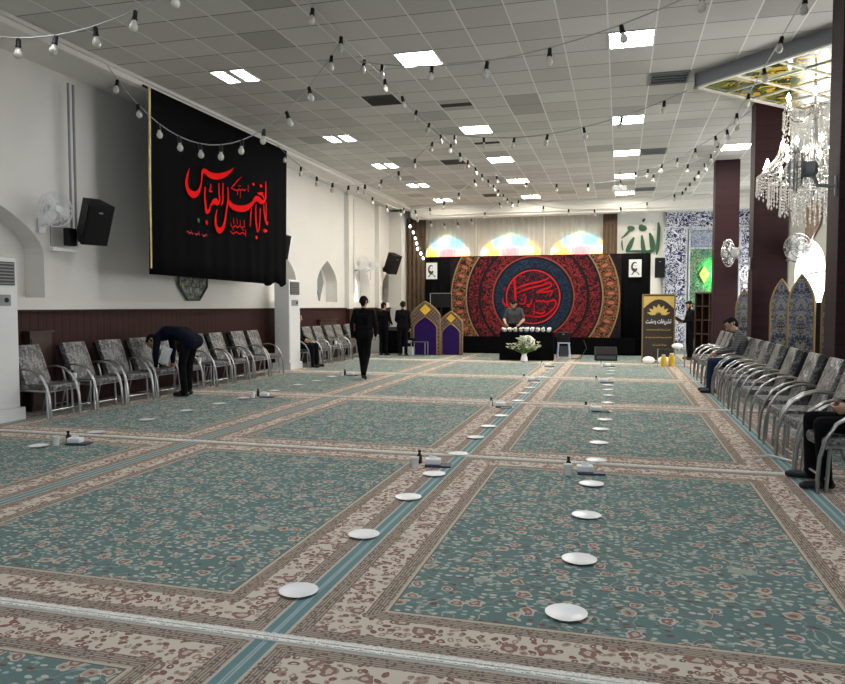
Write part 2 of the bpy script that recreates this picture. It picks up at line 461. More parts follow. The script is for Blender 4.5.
def lattice_mat():
    g = G('gold_lattice_board'); x, y, z = g.sep(g.coord())
    a = ((x + z) * 9.0).fract() < 0.22; b = ((x - z) * 9.0).fract() < 0.22
    n = g.noise(g.comb(x, z, 0.0), 14.0, 2)
    return g.done(g.mix(a.max(b).max(n > 0.62), (0.055, 0.030, 0.045), (0.24, 0.165, 0.09)), 0.5)
M['lattice'] = lattice_mat()
def octa_mat():
    g = G('octagon_floral_tile'); x, y, z = g.sep(g.coord())
    P = g.comb(y, z, 0.0); r, c = g.vor(P, 7.5); k = g.sep(c)
    col = g.mix(k[0] > 0.5, (0.035, 0.055, 0.065), (0.06, 0.10, 0.16))
    col = g.mix(r < 0.30, col, g.mix(k[1] > 0.5, (0.46, 0.38, 0.12), (0.16, 0.28, 0.34)))
    n = (g.noise(P, 12.0, 2) - 0.5).abs()
    return g.done(g.mix(n < 0.02, col, (0.40, 0.38, 0.22)), 0.35)
M['octa'] = octa_mat()
def diamond_mat():
    g = G('lattice_diamond'); x, y, z = g.sep(g.coord())
    a = ((y + z * 0.6) * 16.0).fract() < 0.45; b = ((y - z * 0.6) * 16.0).fract() < 0.45
    return g.done(g.mix(a.max(b), (0.42, 0.42, 0.40), (0.14, 0.16, 0.18)), 0.5)
M['diamond'] = diamond_mat()
def brown_drape():
    g = G('brown_drape'); n = g.noise(g.coord(), 5.0, 3)
    return g.done(g.mix(n, (0.075, 0.045, 0.025), (0.12, 0.075, 0.045)), 0.85)
M['brown'] = brown_drape()
def mandala():
    g = G('printed_roundel_cloth'); x, y, z = g.sep(g.coord())
    r = (x * x + z * z).sqrt(); a = x.atan2(z)
    P = g.comb(x, z, 0.0)
    n1 = (g.noise(P, 5.5, 2, 0.5, 1.8) - 0.5).abs(); n2 = (g.noise(P, 9.0, 2, 0.5, 1.2) - 0.5).abs()
    vr, vc = g.vor(P, 8.0); k = g.sep(vc)
    BK = (0.010, 0.007, 0.009)
    def band(c, p, q, col): return g.mix((r > p) * (r < q), c, col)
    scr = g.mix((n1 < 0.055), (0.022, 0.006, 0.009), (0.21, 0.019, 0.022))
    scr2 = g.mix((n1 < 0.05), (0.024, 0.006, 0.009), (0.20, 0.018, 0.022))
    blue = g.mix((n2 < 0.05), (0.006, 0.012, 0.028), (0.018, 0.034, 0.066))
    # floral band: one rosette per angular step
    ta = (a * 8.2).fract() - 0.5; rr = (r - 2.34) / 0.32
    ros = (ta * ta * 4.0 + rr * rr).sqrt() if False else (ta * ta * 4.0 + rr * rr)
    fl = g.mix(n2 < 0.055, (0.022, 0.010, 0.009), (0.22, 0.125, 0.055))
    fl = g.mix(ros < 0.30, fl, (0.24, 0.030, 0.022))
    fl = g.mix(ros < 0.10, fl, (0.28, 0.17, 0.08))
    c = g.mix((n2 < 0.03) * (k[0] > 0.5), BK, (0.06, 0.012, 0.014))
    c = band(c, -1, 0.80, g.mix(n2 < 0.022, (0.016, 0.006, 0.010), (0.15, 0.018, 0.03)))
    c = band(c, 0.80, 0.84, (0.50, 0.025, 0.03))
    c = band(c, 0.84, 0.89, BK)
    c = band(c, 0.89, 1.17, blue)
    c = band(c, 1.17, 1.23, BK)
    c = band(c, 1.23, 1.27, (0.26, 0.06, 0.04))
    c = band(c, 1.27, 1.63, scr)
    c = band(c, 1.63, 1.71, BK)
    c = band(c, 1.71, 2.02, scr2)
    c = band(c, 2.02, 2.08, BK)
    c = band(c, 2.08, 2.12, (0.30, 0.19, 0.09))
    c = band(c, 2.12, 2.56, fl)
    c = band(c, 2.56, 2.60, (0.30, 0.19, 0.09))
    return g.done(c, 0.85, spec=0.2)
M['mandala'] = mandala()

# ------------------------------------------------------------------ lettering
def ribbon(mb, stroke, M4, off, thick=0.006, sub=6):
    """a pen stroke: points (u, v, width) smoothed, as a thin raised band in the local x-z plane"""
    P = [Vector(p) for p in stroke]
    if len(P) == 2: pts = [P[0].lerp(P[1], t / 4) for t in range(5)]
    else:
        E = [P[0] * 2 - P[1]] + P + [P[-1] * 2 - P[-2]]; pts = []
        for i in range(1, len(E) - 2):
            for k in range(sub):
                t = k / sub; a, b, c, d = E[i - 1], E[i], E[i + 1], E[i + 2]
                pts.append(0.5 * ((2 * b) + (c - a) * t + (2 * a - 5 * b + 4 * c - d) * t * t + (3 * b - a - 3 * c + d) * t ** 3))
        pts.append(P[-1])
    n = len(pts); vs = []
    for i, p in enumerate(pts):
        t = pts[min(i + 1, n - 1)] - pts[max(i - 1, 0)]; t = Vector((t.x, t.y)).normalized() if Vector((t.x, t.y)).length > 1e-6 else Vector((1, 0))
        w = max(p.z, 0.004) / 2
        for s in (-1, 1):
            vs.append((p.x - t.y * w * s, -off, p.y + t.x * w * s))
    m = len(vs); vs += [(a, -off - thick, c) for a, b, c in vs]
    fs = []
    for i in range(n - 1):
        q = (2 * i, 2 * i + 1, 2 * i + 3, 2 * i + 2)
        fs.append(tuple(m + j for j in q)); fs.append(q)
        fs.append((2 * i, 2 * i + 2, m + 2 * i + 2, m + 2 * i)); fs.append((2 * i + 1, m + 2 * i + 1, m + 2 * i + 3, 2 * i + 3))
    mb.add(vs, fs, M4)
NOJOIN = 'اآدذرزژوء'
def shape_arabic(s):
    """joined letter forms, laid out for left-to-right setting"""
    out = []
    for w in s.split(' '):
        ww = []
        for i, ch in enumerate(w):
            nm = unicodedata.name(ch)
            pj = i > 0 and w[i - 1] not in NOJOIN; nj = i < len(w) - 1 and ch not in NOJOIN
            for f in ([' MEDIAL FORM'] if pj and nj else [' FINAL FORM'] if pj else [' INITIAL FORM'] if nj else []) + [' ISOLATED FORM']:
                try: ww.append(unicodedata.lookup(nm + f)); break
                except KeyError: pass
            else: ww.append(ch)
        out.append(''.join(reversed(ww)))
    return ' '.join(reversed(out))
def text_mesh(name, body, size, mat, parent, loc, depth=0.004, width=None):
    c = bpy.data.curves.new('t', 'FONT'); c.body = body; c.size = size; c.extrude = depth / 2; c.align_x = 'CENTER'; c.align_y = 'CENTER'
    c.offset = 0.004
    o = bpy.data.objects.new('t', c); COL.objects.link(o)
    me = bpy.data.meshes.new_from_object(o.evaluated_get(bpy.context.evaluated_depsgraph_get()))
    bpy.data.objects.remove(o); bpy.data.curves.remove(c)
    xs = [v.co.x for v in me.vertices]; k = (width / (max(xs) - min(xs))) if width else 1.0
    for v in me.vertices:
        v.co = Vector((v.co.x * k, -v.co.z, v.co.y))
    me.materials.clear(); me.materials.append(mat); me.name = name
    o = bpy.data.objects.new(name, me); COL.objects.link(o); o.parent = parent; o.location = loc
    return o
def arch(w, hs, h, n=10, p=1.8, z0=0.0):
    """pointed arch outline in x,z"""
    R = [(w / 2 * (1 - (k / n) ** p), hs + (h - hs) * k / n) for k in range(n + 1)]
    return [(-w / 2, z0), (w / 2, z0)] + R + [(-x, z) for x, z in reversed(R[:-1])]
BAN_STROKES = [[[10.875,3.833,0.009],
[10.81,3.697,0.035],
[10.785,3.561,0.059],
[10.838,3.452,0.077],
[10.977,3.407,0.09],
[11.117,3.464,0.061],
[11.207,3.584,0.03],
[11.243,3.72,0.024],
[11.279,3.848,0.049],
[11.357,3.874,0.068],
[11.497,3.837,0.081],
[11.698,3.841,0.088],
[11.938,3.901,0.077],
[12.155,3.994,0.049],
[12.341,4.109,0.01]],
[[11.532,3.682,0.016],
[11.525,3.612,0.028],
[11.483,3.544,0.019],
[11.575,3.555,0.025]],
[[11.35,3.597,0.022],
[11.334,3.435,0.034],
[11.352,3.284,0.046],
[11.383,3.171,0.062],
[11.474,3.208,0.041],
[11.522,3.301,0.025],
[11.628,3.378,0.069],
[11.732,3.361,0.057],
[11.758,3.418,0.025]],
[[11.617,3.408,0.019],
[11.699,3.432,0.032],
[11.769,3.397,0.025]],
[[11.801,3.732,0.025],
[11.797,3.566,0.032],
[11.817,3.426,0.032],
[11.756,3.345,0.029]],
[[11.94,3.761,0.026],
[11.929,3.586,0.032],
[11.919,3.425,0.039],
[11.863,3.346,0.019]],
[[11.351,3.013,0.025],
[11.372,2.979,0.056],
[11.393,2.938,0.019]],
[[11.718,3.245,0.013],
[11.667,3.106,0.038],
[11.675,2.965,0.057],
[11.767,2.879,0.083],
[11.9,2.925,0.064],
[11.989,3.079,0.045],
[12.044,3.28,0.039],
[12.098,3.449,0.039],
[12.114,3.614,0.036],
[12.104,3.716,0.02]],
[[12.099,3.514,0.039],
[12.147,3.43,0.072],
[12.297,3.372,0.086],
[12.524,3.368,0.094],
[12.76,3.412,0.089],
[12.969,3.501,0.069],
[13.128,3.61,0.049],
[13.258,3.645,0.071],
[13.368,3.618,0.071],
[13.517,3.646,0.05],
[13.587,3.728,0.036],
[13.607,3.91,0.032],
[13.603,4.06,0.018]],
[[13.056,3.6,0.028],
[13.187,3.688,0.035],
[13.332,3.684,0.028],
[13.42,3.651,0.029]],
[[13.036,3.925,0.014],
[13.078,3.925,0.045],
[13.121,3.925,0.017]],
[[13.338,3.932,0.014],
[13.39,3.94,0.05],
[13.442,3.945,0.018]],
[[13.232,3.768,0.014],
[13.357,3.779,0.043],
[13.484,3.813,0.014]],
[[13.371,3.768,0.018],
[13.467,3.753,0.032],
[13.511,3.699,0.032]],
[[12.982,3.441,0.017],
[12.95,3.292,0.035],
[12.933,3.169,0.031],
[12.917,3.067,0.014]],
[[13.169,3.546,0.018],
[13.15,3.351,0.035],
[13.174,3.144,0.046],
[13.214,3.0,0.028],
[13.289,3.085,0.028],
[13.322,3.266,0.028],
[13.342,3.481,0.028]],
[[13.124,2.876,0.014],
[13.168,2.876,0.056],
[13.211,2.873,0.018]],
[[13.493,3.589,0.018],
[13.505,3.43,0.039],
[13.562,3.276,0.05],
[13.621,3.199,0.043],
[13.668,3.252,0.018]],
[[13.593,3.639,0.018],
[13.587,3.404,0.032],
[13.576,3.223,0.029]],
[[13.451,3.045,0.014],
[13.496,3.046,0.05],
[13.549,3.048,0.05],
[13.633,3.056,0.018]]]
SMALL_STROKES = [[[12.626,3.987,0.01],
[12.472,3.894,0.017],
[12.386,3.827,0.017],
[12.275,3.743,0.02],
[12.23,3.713,0.013]],
[[12.23,3.713,0.013],
[12.338,3.707,0.02],
[12.447,3.704,0.023],
[12.534,3.744,0.017],
[12.579,3.724,0.02],
[12.66,3.763,0.017],
[12.727,3.747,0.02],
[12.796,3.785,0.014]],
[[12.881,3.873,0.014],
[12.885,3.747,0.017]],
[[12.473,3.695,0.01],
[12.458,3.626,0.013]],
[[12.579,3.711,0.01],
[12.563,3.581,0.013]],
[[12.489,3.797,0.013],
[12.582,3.812,0.013]],
[[12.194,3.07,0.01],
[12.224,3.008,0.016],
[12.3,2.992,0.02],
[12.391,3.032,0.017],
[12.443,2.997,0.017],
[12.536,3.041,0.017],
[12.602,3.014,0.017],
[12.683,3.05,0.014]],
[[12.304,3.161,0.013],
[12.314,3.05,0.017]],
[[12.434,3.17,0.013],
[12.444,3.058,0.017]],
[[12.552,3.16,0.013],
[12.556,3.056,0.017]],
[[12.7,3.174,0.014],
[12.71,3.025,0.017]],
[[12.184,2.905,0.013],
[12.284,2.869,0.02],
[12.401,2.913,0.017],
[12.519,2.884,0.02],
[12.626,2.922,0.017],
[12.747,2.893,0.017]],
[[12.255,2.961,0.013],
[12.299,2.933,0.017]],
[[12.614,2.988,0.014],
[12.668,2.967,0.017]],
[[12.75,2.995,0.014],
[12.739,2.851,0.017]]]
DARK_STROKES = [[[10.762,2.746,0.012],
[10.804,2.768,0.021],
[10.844,2.736,0.024],
[10.907,2.754,0.021],
[10.958,2.729,0.024]],
[[11.001,2.757,0.015],
[11.054,2.732,0.024],
[11.119,2.763,0.021],
[11.161,2.727,0.024]],
[[11.228,2.761,0.015],
[11.282,2.729,0.028],
[11.361,2.761,0.022],
[11.393,2.733,0.016]],
[[10.876,2.787,0.012],
[10.908,2.784,0.015]],
[[11.109,2.786,0.012],
[11.141,2.783,0.015]]]
GREEN_STROKES = [[[11.105,3.022,0.018],
[11.125,2.988,0.079],
[11.146,2.954,0.018]]]
HUS_STROKES = [[[-3.212,2.38,0.027],
[-3.175,2.299,0.063],
[-3.155,2.028,0.068],
[-3.14,1.758,0.068],
[-3.135,1.578,0.063],
[-3.17,1.497,0.054],
[-3.288,1.469,0.063],
[-3.425,1.515,0.063],
[-3.526,1.632,0.045],
[-3.535,1.737,0.023]],
[[-3.137,2.028,0.027],
[-2.931,2.117,0.054],
[-2.662,2.195,0.058],
[-2.396,2.247,0.058],
[-2.175,2.325,0.049],
[-2.105,2.386,0.022]],
[[-3.109,1.893,0.023],
[-2.885,1.991,0.049],
[-2.617,2.07,0.054],
[-2.35,2.13,0.053],
[-2.174,2.191,0.044],
[-2.086,2.208,0.053],
[-2.015,2.128,0.027]],
[[-2.015,2.128,0.027],
[-2.128,2.058,0.058],
[-2.283,2.005,0.062],
[-2.429,1.952,0.054],
[-2.473,1.908,0.045],
[-2.349,1.925,0.045],
[-2.172,1.933,0.049],
[-2.031,1.968,0.044],
[-1.987,1.986,0.022]],
[[-1.987,1.986,0.022],
[-2.03,1.888,0.04],
[-2.082,1.799,0.04]],
[[-2.498,1.702,0.022],
[-2.471,1.64,0.054],
[-2.4,1.675,0.04],
[-2.346,1.631,0.049],
[-2.276,1.666,0.045],
[-2.204,1.63,0.049],
[-2.081,1.648,0.049],
[-1.949,1.683,0.053],
[-1.896,1.612,0.044],
[-1.921,1.488,0.044],
[-2.034,1.354,0.049],
[-2.21,1.22,0.049],
[-2.431,1.165,0.045],
[-2.7,1.191,0.04],
[-2.97,1.226,0.036]],
[[-3.017,1.587,0.027],
[-2.936,1.56,0.05],
[-2.855,1.595,0.045],
[-2.829,1.712,0.04],
[-2.812,1.802,0.027]],
[[-2.81,1.559,0.022],
[-2.738,1.533,0.054],
[-2.658,1.577,0.045],
[-2.632,1.703,0.036]],
[[-2.893,1.847,0.022],
[-2.861,1.838,0.058],
[-2.83,1.824,0.022]],
[[-2.783,1.497,0.018],
[-2.738,1.483,0.054],
[-2.684,1.488,0.022]],
[[-2.973,1.704,0.018],
[-2.937,1.695,0.045],
[-2.901,1.694,0.018]],
[[-2.62,1.353,0.022],
[-2.499,1.3,0.045],
[-2.352,1.264,0.054],
[-2.246,1.3,0.04],
[-2.238,1.372,0.027]],
[[-2.568,1.568,0.022],
[-2.549,1.398,0.031],
[-2.557,1.263,0.022]]]
RND_STROKES = [[[-2.624,1.283,0.018],
[-2.589,1.245,0.031],
[-2.608,1.181,0.018]],
[[-3.201,1.711,0.018],
[-3.179,1.702,0.032],
[-3.176,1.672,0.018]],
[[-2.274,2.412,0.018],
[-2.3,2.421,0.031],
[-2.308,2.457,0.018]],
[[-2.782,2.293,0.018],
[-2.763,2.325,0.031],
[-2.714,2.323,0.018]],
[[-3.133,2.319,0.018],
[-3.13,2.291,0.031],
[-3.159,2.271,0.018]],
[[-1.966,2.127,0.018],
[-1.969,2.17,0.031],
[-1.923,2.201,0.018]],
[[-2.176,1.592,0.018],
[-2.131,1.579,0.031],
[-2.115,1.521,0.018]],
[[-2.332,2.443,0.018],
[-2.376,2.436,0.031],
[-2.413,2.481,0.018]],
[[-2.237,2.185,0.018],
[-2.229,2.22,0.031],
[-2.185,2.232,0.018]],
[[-2.746,2.299,0.018],
[-2.794,2.281,0.031],
[-2.846,2.325,0.018]],
[[-2.189,2.228,0.018],
[-2.153,2.22,0.031],
[-2.138,2.173,0.018]],
[[-2.694,1.218,0.018],
[-2.733,1.201,0.031],
[-2.777,1.234,0.018]],
[[-2.834,1.307,0.018],
[-2.814,1.342,0.031],
[-2.762,1.342,0.018]],
[[-3.454,1.958,0.018],
[-3.499,1.984,0.032],
[-3.499,2.05,0.018]],
[[-2.951,2.376,0.018],
[-2.918,2.417,0.031],
[-2.849,2.407,0.018]],
[[-3.013,2.395,0.018],
[-3.024,2.426,0.031],
[-2.996,2.457,0.018]],
[[-3.191,1.928,0.018],
[-3.232,1.947,0.032],
[-3.237,2.005,0.018]],
[[-2.535,1.297,0.018],
[-2.537,1.27,0.031],
[-2.569,1.257,0.018]],
[[-3.272,1.729,0.018],
[-3.247,1.731,0.032],
[-3.228,1.703,0.018]],
[[-2.426,2.508,0.018],
[-2.408,2.522,0.031],
[-2.38,2.51,0.018]],
[[-3.386,1.457,0.018],
[-3.37,1.474,0.032],
[-3.339,1.467,0.018]],
[[-3.178,2.217,0.018],
[-3.208,2.189,0.032],
[-3.26,2.204,0.018]],
[[-3.406,2.027,0.018],
[-3.461,2.029,0.032],
[-3.495,2.091,0.018]],
[[-2.91,1.197,0.018],
[-2.88,1.172,0.032],
[-2.887,1.121,0.018]],
[[-1.922,2.027,0.018],
[-1.929,1.998,0.031],
[-1.967,1.988,0.018]],
[[-2.958,2.475,0.018],
[-2.978,2.427,0.031],
[-3.047,2.419,0.018]],
[[-2.043,2.245,0.018],
[-2.078,2.21,0.031],
[-2.139,2.228,0.018]],
[[-3.073,1.457,0.018],
[-3.084,1.48,0.032],
[-3.065,1.508,0.018]],
[[-2.143,1.877,0.018],
[-2.149,1.835,0.031],
[-2.199,1.815,0.018]],
[[-2.839,2.508,0.018],
[-2.867,2.497,0.031],
[-2.898,2.522,0.018]],
[[-2.916,1.098,0.018],
[-2.88,1.096,0.032],
[-2.86,1.054,0.018]],
[[-3.262,2.104,0.018],
[-3.292,2.075,0.032],
[-3.344,2.09,0.018]],
[[-2.262,1.366,0.018],
[-2.288,1.392,0.031],
[-2.276,1.439,0.018]],
[[-3.005,2.456,0.018],
[-3.029,2.476,0.031],
[-3.023,2.516,0.018]],
[[-3.207,1.76,0.018],
[-3.166,1.744,0.032],
[-3.157,1.687,0.018]],
[[-1.928,1.956,0.018],
[-1.949,1.979,0.031],
[-1.939,2.018,0.018]],
[[-3.25,2.202,0.018],
[-3.271,2.178,0.032],
[-3.313,2.186,0.018]],
[[-3.033,1.418,0.018],
[-3.036,1.37,0.032],
[-3.092,1.344,0.018]],
[[-2.138,1.402,0.018],
[-2.095,1.41,0.031],
[-2.059,1.367,0.018]],
[[-2.303,1.417,0.018],
[-2.294,1.37,0.031],
[-2.341,1.331,0.018]],
[[-2.612,1.112,0.018],
[-2.631,1.151,0.031],
[-2.601,1.197,0.018]],
[[-2.228,1.5,0.018],
[-2.242,1.47,0.031],
[-2.284,1.467,0.018]],
[[-2.277,2.443,0.018],
[-2.258,2.491,0.031],
[-2.192,2.5,0.018]],
[[-2.14,1.516,0.018],
[-2.17,1.556,0.031],
[-2.144,1.615,0.018]],
[[-3.355,1.587,0.018],
[-3.349,1.61,0.032],
[-3.32,1.619,0.018]],
[[-1.935,1.981,0.018],
[-1.918,2.026,0.031],
[-1.857,2.036,0.018]]]
ALLAH_STROKES = [[[1.214,4.323,0.049],
[1.232,4.088,0.098],
[1.218,3.745,0.098],
[1.199,3.45,0.089],
[1.17,3.244,0.039]],
[[0.937,3.978,0.049],
[0.991,3.799,0.128],
[1.032,3.577,0.158],
[1.035,3.404,0.128],
[0.932,3.347,0.079]],
[[0.682,3.906,0.049],
[0.708,3.707,0.099],
[0.73,3.509,0.129],
[0.742,3.371,0.119],
[0.647,3.353,0.059]],
[[0.43,3.838,0.05],
[0.356,3.691,0.119],
[0.281,3.519,0.149],
[0.207,3.372,0.099]],
[[0.168,3.362,0.05],
[0.456,3.367,0.069],
[0.742,3.351,0.079],
[1.036,3.345,0.079]],
[[0.643,4.262,0.099],
[0.673,4.152,0.168],
[0.75,4.14,0.178],
[0.825,4.178,0.118]],
[[0.718,4.348,0.039],
[0.736,4.407,0.089],
[0.773,4.465,0.039]],
[[0.233,4.215,0.069],
[0.311,4.138,0.178],
[0.407,4.15,0.119],
[0.445,4.159,0.04]],
[[0.293,4.089,0.079],
[0.189,3.968,0.069],
[0.065,3.852,0.04],
[0.008,3.814,0.02]],
[[0.038,3.748,0.03],
[0.04,3.574,0.045],
[0.071,3.399,0.03]],
[[0.992,4.369,0.029],
[1.006,4.364,0.044]],
[[1.062,4.092,0.029],
[1.077,4.077,0.039]]]# ================================================================== THE SETTING
XL, XR, YB, ZC = -8.1, 5.2, 25.8, 5.03
Y0 = -2.0
struct(MB().box(((XL + XR) / 2, (Y0 + YB) / 2, -0.06), (XR - XL + 0.4, YB - Y0 + 0.4, 0.12)).build('floor', M['floor']))
struct(MB().box(((-7.3 + XR) / 2, (Y0 + YB) / 2, ZC + 0.05), (XR + 7.3, YB - Y0, 0.10)).build('ceiling', M['ceiling']))
struct(MB().box(((XL - 7.3) / 2, (Y0 + YB) / 2, 4.97 + 0.08), (-7.3 - XL, YB - Y0, 0.16)).build('ceiling_edge', M['paint']))
struct(MB().box((-7.26, (Y0 + YB) / 2, 4.97), (0.14, YB - Y0, 0.14), bev=0.015).box((-7.17, (Y0 + YB) / 2, 5.0), (0.05, YB - Y0, 0.05)).build('trim_1', M['trim_white']))
# left wall with pointed niches
NICHES = [(7.75, 1.9, 2.25, 2.95), (16.45, 1.45, 2.15, 2.80), (19.25, 1.45, 2.15, 2.80), (22.15, 1.5, 2.15, 2.80), (24.75, 1.2, 2.1, 2.72)]
def wall_left():
    outer = [(Y0, 0), (YB, 0), (YB, ZC), (Y0, ZC)]
    loops = [[Vector((a, b, 0)) for a, b in outer]]; pts = list(outer); mb = MB()
    holes = []
    for yc, w, hs, h in NICHES:
        A = [(x + yc, z) for x, z in arch(w, hs, h, 8, 1.9, 1.62)]
        holes.append(A); loops.append([Vector((a, b, 0)) for a, b in reversed(A)]); pts += list(reversed(A))
    tri = tessellate_polygon(loops)
    mb.add([(XL, a, b) for a, b in pts], [tuple(t) for t in tri])
    for A in holes:
        n = len(A); dd = 0.34
        vs = [(XL, a, b) for a, b in A] + [(XL - dd, a, b) for a, b in A]
        t2 = tessellate_polygon([[Vector((a, b, 0)) for a, b in A]])
        mb.add(vs, [(i, (i + 1) % n, n + (i + 1) % n, n + i) for i in range(n)] + [tuple(n + i for i in t) for t in t2])
    # back skin of the wall
    mb.add([(XL - 0.45, Y0, 0), (XL - 0.45, YB, 0), (XL - 0.45, YB, ZC), (XL - 0.45, Y0, ZC)], [(0, 1, 2, 3)])
    return struct(mb.build('wall_left', M['paint']))
wall_left()
pil = [(20.75, 0.36), (23.55, 0.30)]
for k, (yc, w) in enumerate(pil):
    struct(MB().box((XL + 0.07, yc, 2.48), (0.16, w, 4.9)).build('wall_left_pilaster' if k == 0 else 'wall_left_pilaster.%03d' % k, M['paint']))
struct(MB().box((XL + 0.22, YB - 0.42, 2.45), (0.5, 0.8, 4.9)).build('wall_left_return', M['paint']))
wn = MB().box((XL + 0.02, (Y0 + YB) / 2, 0.71), (0.05, YB - Y0, 1.42)).box((XL + 0.04, (Y0 + YB) / 2, 1.43), (0.09, YB - Y0, 0.035))
for yc, w in pil: wn.box((XL + 0.09, yc, 0.71), (0.17, w + 0.05, 1.42))
struct(wn.build('trim_2', M['wainscot']))
# back wall, right wall
struct(MB().box(((XL + XR) / 2, YB + 0.15, ZC / 2), (XR - XL + 0.8, 0.3, ZC)).build('wall_back', M['paint']))
struct(MB().box((( -7.2 + XR) / 2, YB - 0.55, 4.86), (XR + 7.2, 1.1, 0.34)).box(((-7.2 + XR) / 2, YB - 0.75, 4.66), (XR + 7.2, 0.5, 0.10)).box(((-7.2 + XR) / 2, YB - 1.12, 4.96), (XR + 7.2, 0.06, 0.14)).build('trim_3', M['trim_white']))
WINR = [(10.6, 2.6), (16.6, 2.6), (22.9, 3.4)]      # right wall windows: centre, width; first two unseen, added for extra daylight
def wall_right():
    outer = [(Y0, 0), (YB, 0), (YB, ZC), (Y0, ZC)]
    loops = [[Vector((a, b, 0)) for a, b in outer]]; pts = list(outer); mb = MB(); A_ = []
    for yc, w in WINR:
        A = [(x + yc, z) for x, z in arch(w, 2.5, 3.45, 8, 2.4, 0.95)]
        A_.append(A); loops.append([Vector((a, b, 0)) for a, b in reversed(A)]); pts += list(reversed(A))
    tri = tessellate_polygon(loops)
    mb.add([(XR, a, b) for a, b in pts], [tuple(t) for t in tri])
    for A in A_:
        n = len(A); vs = [(XR, a, b) for a, b in A] + [(XR + 0.25, a, b) for a, b in A]
        mb.add(vs, [(i, (i + 1) % n, n + (i + 1) % n, n + i) for i in range(n)])
    struct(mb.build('wall_right', M['paint']))
    for k, ((yc, w), A) in enumerate(zip(WINR, A_)):
        n = len(A)
        mbp = MB().add([(XR + 0.24, a, b) for a, b in A], [tuple(t) for t in tessellate_polygon([[Vector((a, b, 0)) for a, b in A]])])
        wnd = struct(mbp.build('window_%d' % (k + 1), M['daylight']))
        fr = MB()
        for i in range(n):
            a, b = A[i], A[(i + 1) % n]; fr.tube([(XR + 0.2, a[0], a[1]), (XR + 0.2, b[0], b[1])], 0.035, 6)
        fr.box((XR + 0.2, yc, 2.0), (0.05, 0.05, 2.1)).box((XR + 0.2, yc, 2.45), (0.05, w, 0.05))
        fr.build('window_frame', M['trim_white'], wnd)
wall_right()
# columns
for k, yf in enumerate((8.5, 13.55, 18.9)):
    c = MB().box((2.475, yf + 0.225, ZC / 2), (0.55, 0.45, ZC), bev=0.012).build('column' if k == 0 else 'column.%03d' % k, M['column'])
    struct(c)
# carpets -----------------------------------------------------------
def rug_mesh(u0, u1, v0, v1):
    me = bpy.data.meshes.new('rug'); t = 0.014
    vs = [(u0, v0, 0), (u1, v0, 0), (u1, v1, 0), (u0, v1, 0), (u0, v0, t), (u1, v0, t), (u1, v1, t), (u0, v1, t)]
    me.from_pydata(vs, [], [(3, 2, 1, 0), (4, 5, 6, 7), (0, 1, 5, 4), (1, 2, 6, 5), (2, 3, 7, 6), (3, 0, 4, 7)])
    uv = me.uv_layers.new(name='metres')
    for p in me.polygons:
        for li in p.loop_indices:
            co = me.vertices[me.loops[li].vertex_index].co; uv.data[li].uv = (co.x, co.y)
    me.materials.append(M['rug']); return me
def fringe_mesh(u0, u1, v, s, seed):
    rd = random.Random(seed); mb = MB(); x = u0
    while x < u1 - 0.01:
        w = rd.uniform(0.008, 0.018); l = rd.uniform(0.018, 0.030); dx = rd.uniform(-0.008, 0.008); z = rd.uniform(0.016, 0.022); zr = rd.uniform(0.020, 0.026)
        mb.add([(x, v, 0.004), (x + w, v, 0.004), (x + w * 0.8 + dx, v + s * l, 0.003), (x + 0.2 * w + dx, v + s * l, 0.003),
                (x, v, zr), (x + w, v, zr), (x + w * 0.8 + dx, v + s * l * 0.8, z), (x + 0.2 * w + dx, v + s * l * 0.8, z)],
               [(0, 1, 2, 3), (4, 5, 6, 7), (0, 1, 5, 4), (1, 2, 6, 5), (2, 3, 7, 6), (3, 0, 4, 7)])
        x += w * rd.uniform(0.85, 1.4)
    a_, b_ = sorted((v - s * 0.004, v + s * 0.020)); mb.box(((u0 + u1) / 2, (a_ + b_) / 2, 0.010), (u1 - u0, b_ - a_, 0.018))
    me = bpy.data.meshes.new('fringe'); me.from_pydata(mb.v, [], mb.f); me.update(); me.materials.append(M['cotton']); return me
COLS = [(-9.0, -8.04 + 9.0, 1.498, 'strip under the left chairs'), (-6.0, -1.498, 1.498, 'left column of rugs'), (-3.0, -1.498, 1.498, 'middle column of rugs'),
        (0.0, -1.498, 1.498, 'right column of rugs'), (3.0, -1.498, -0.82, 'strip under the right chairs')]
ROWN = ['nearest row', 'second row', 'third row', 'fourth row', 'fifth row', 'farthest row']
for ci, (xc, u0, u1, cn) in enumerate(COLS):
    m1 = rug_mesh(u0, u1, -2.008, 2.008)
    fa = fringe_mesh(u0, u1, -2.004, -1, ci); fb = fringe_mesh(u0, u1, 2.004, 1, ci + 40)
    for ri in range(6):
        yc = 0.84 + 4.06 * ri
        if ri == 0 and ci in (0, 4): continue
        o = bpy.data.objects.new('rug', m1); COL.objects.link(o); o.location = (xc, yc, 0)
        tag(o, 'teal floral cream-bordered rug, %s, %s' % (ROWN[ri], cn), 'rug', 'teal floral rugs covering the hall')
        for fm in (fa, fb):
            f = bpy.data.objects.new('fringe', fm); COL.objects.link(f); f.parent = o
            f['label'] = 'white cotton fringe'
FZ = 0.015

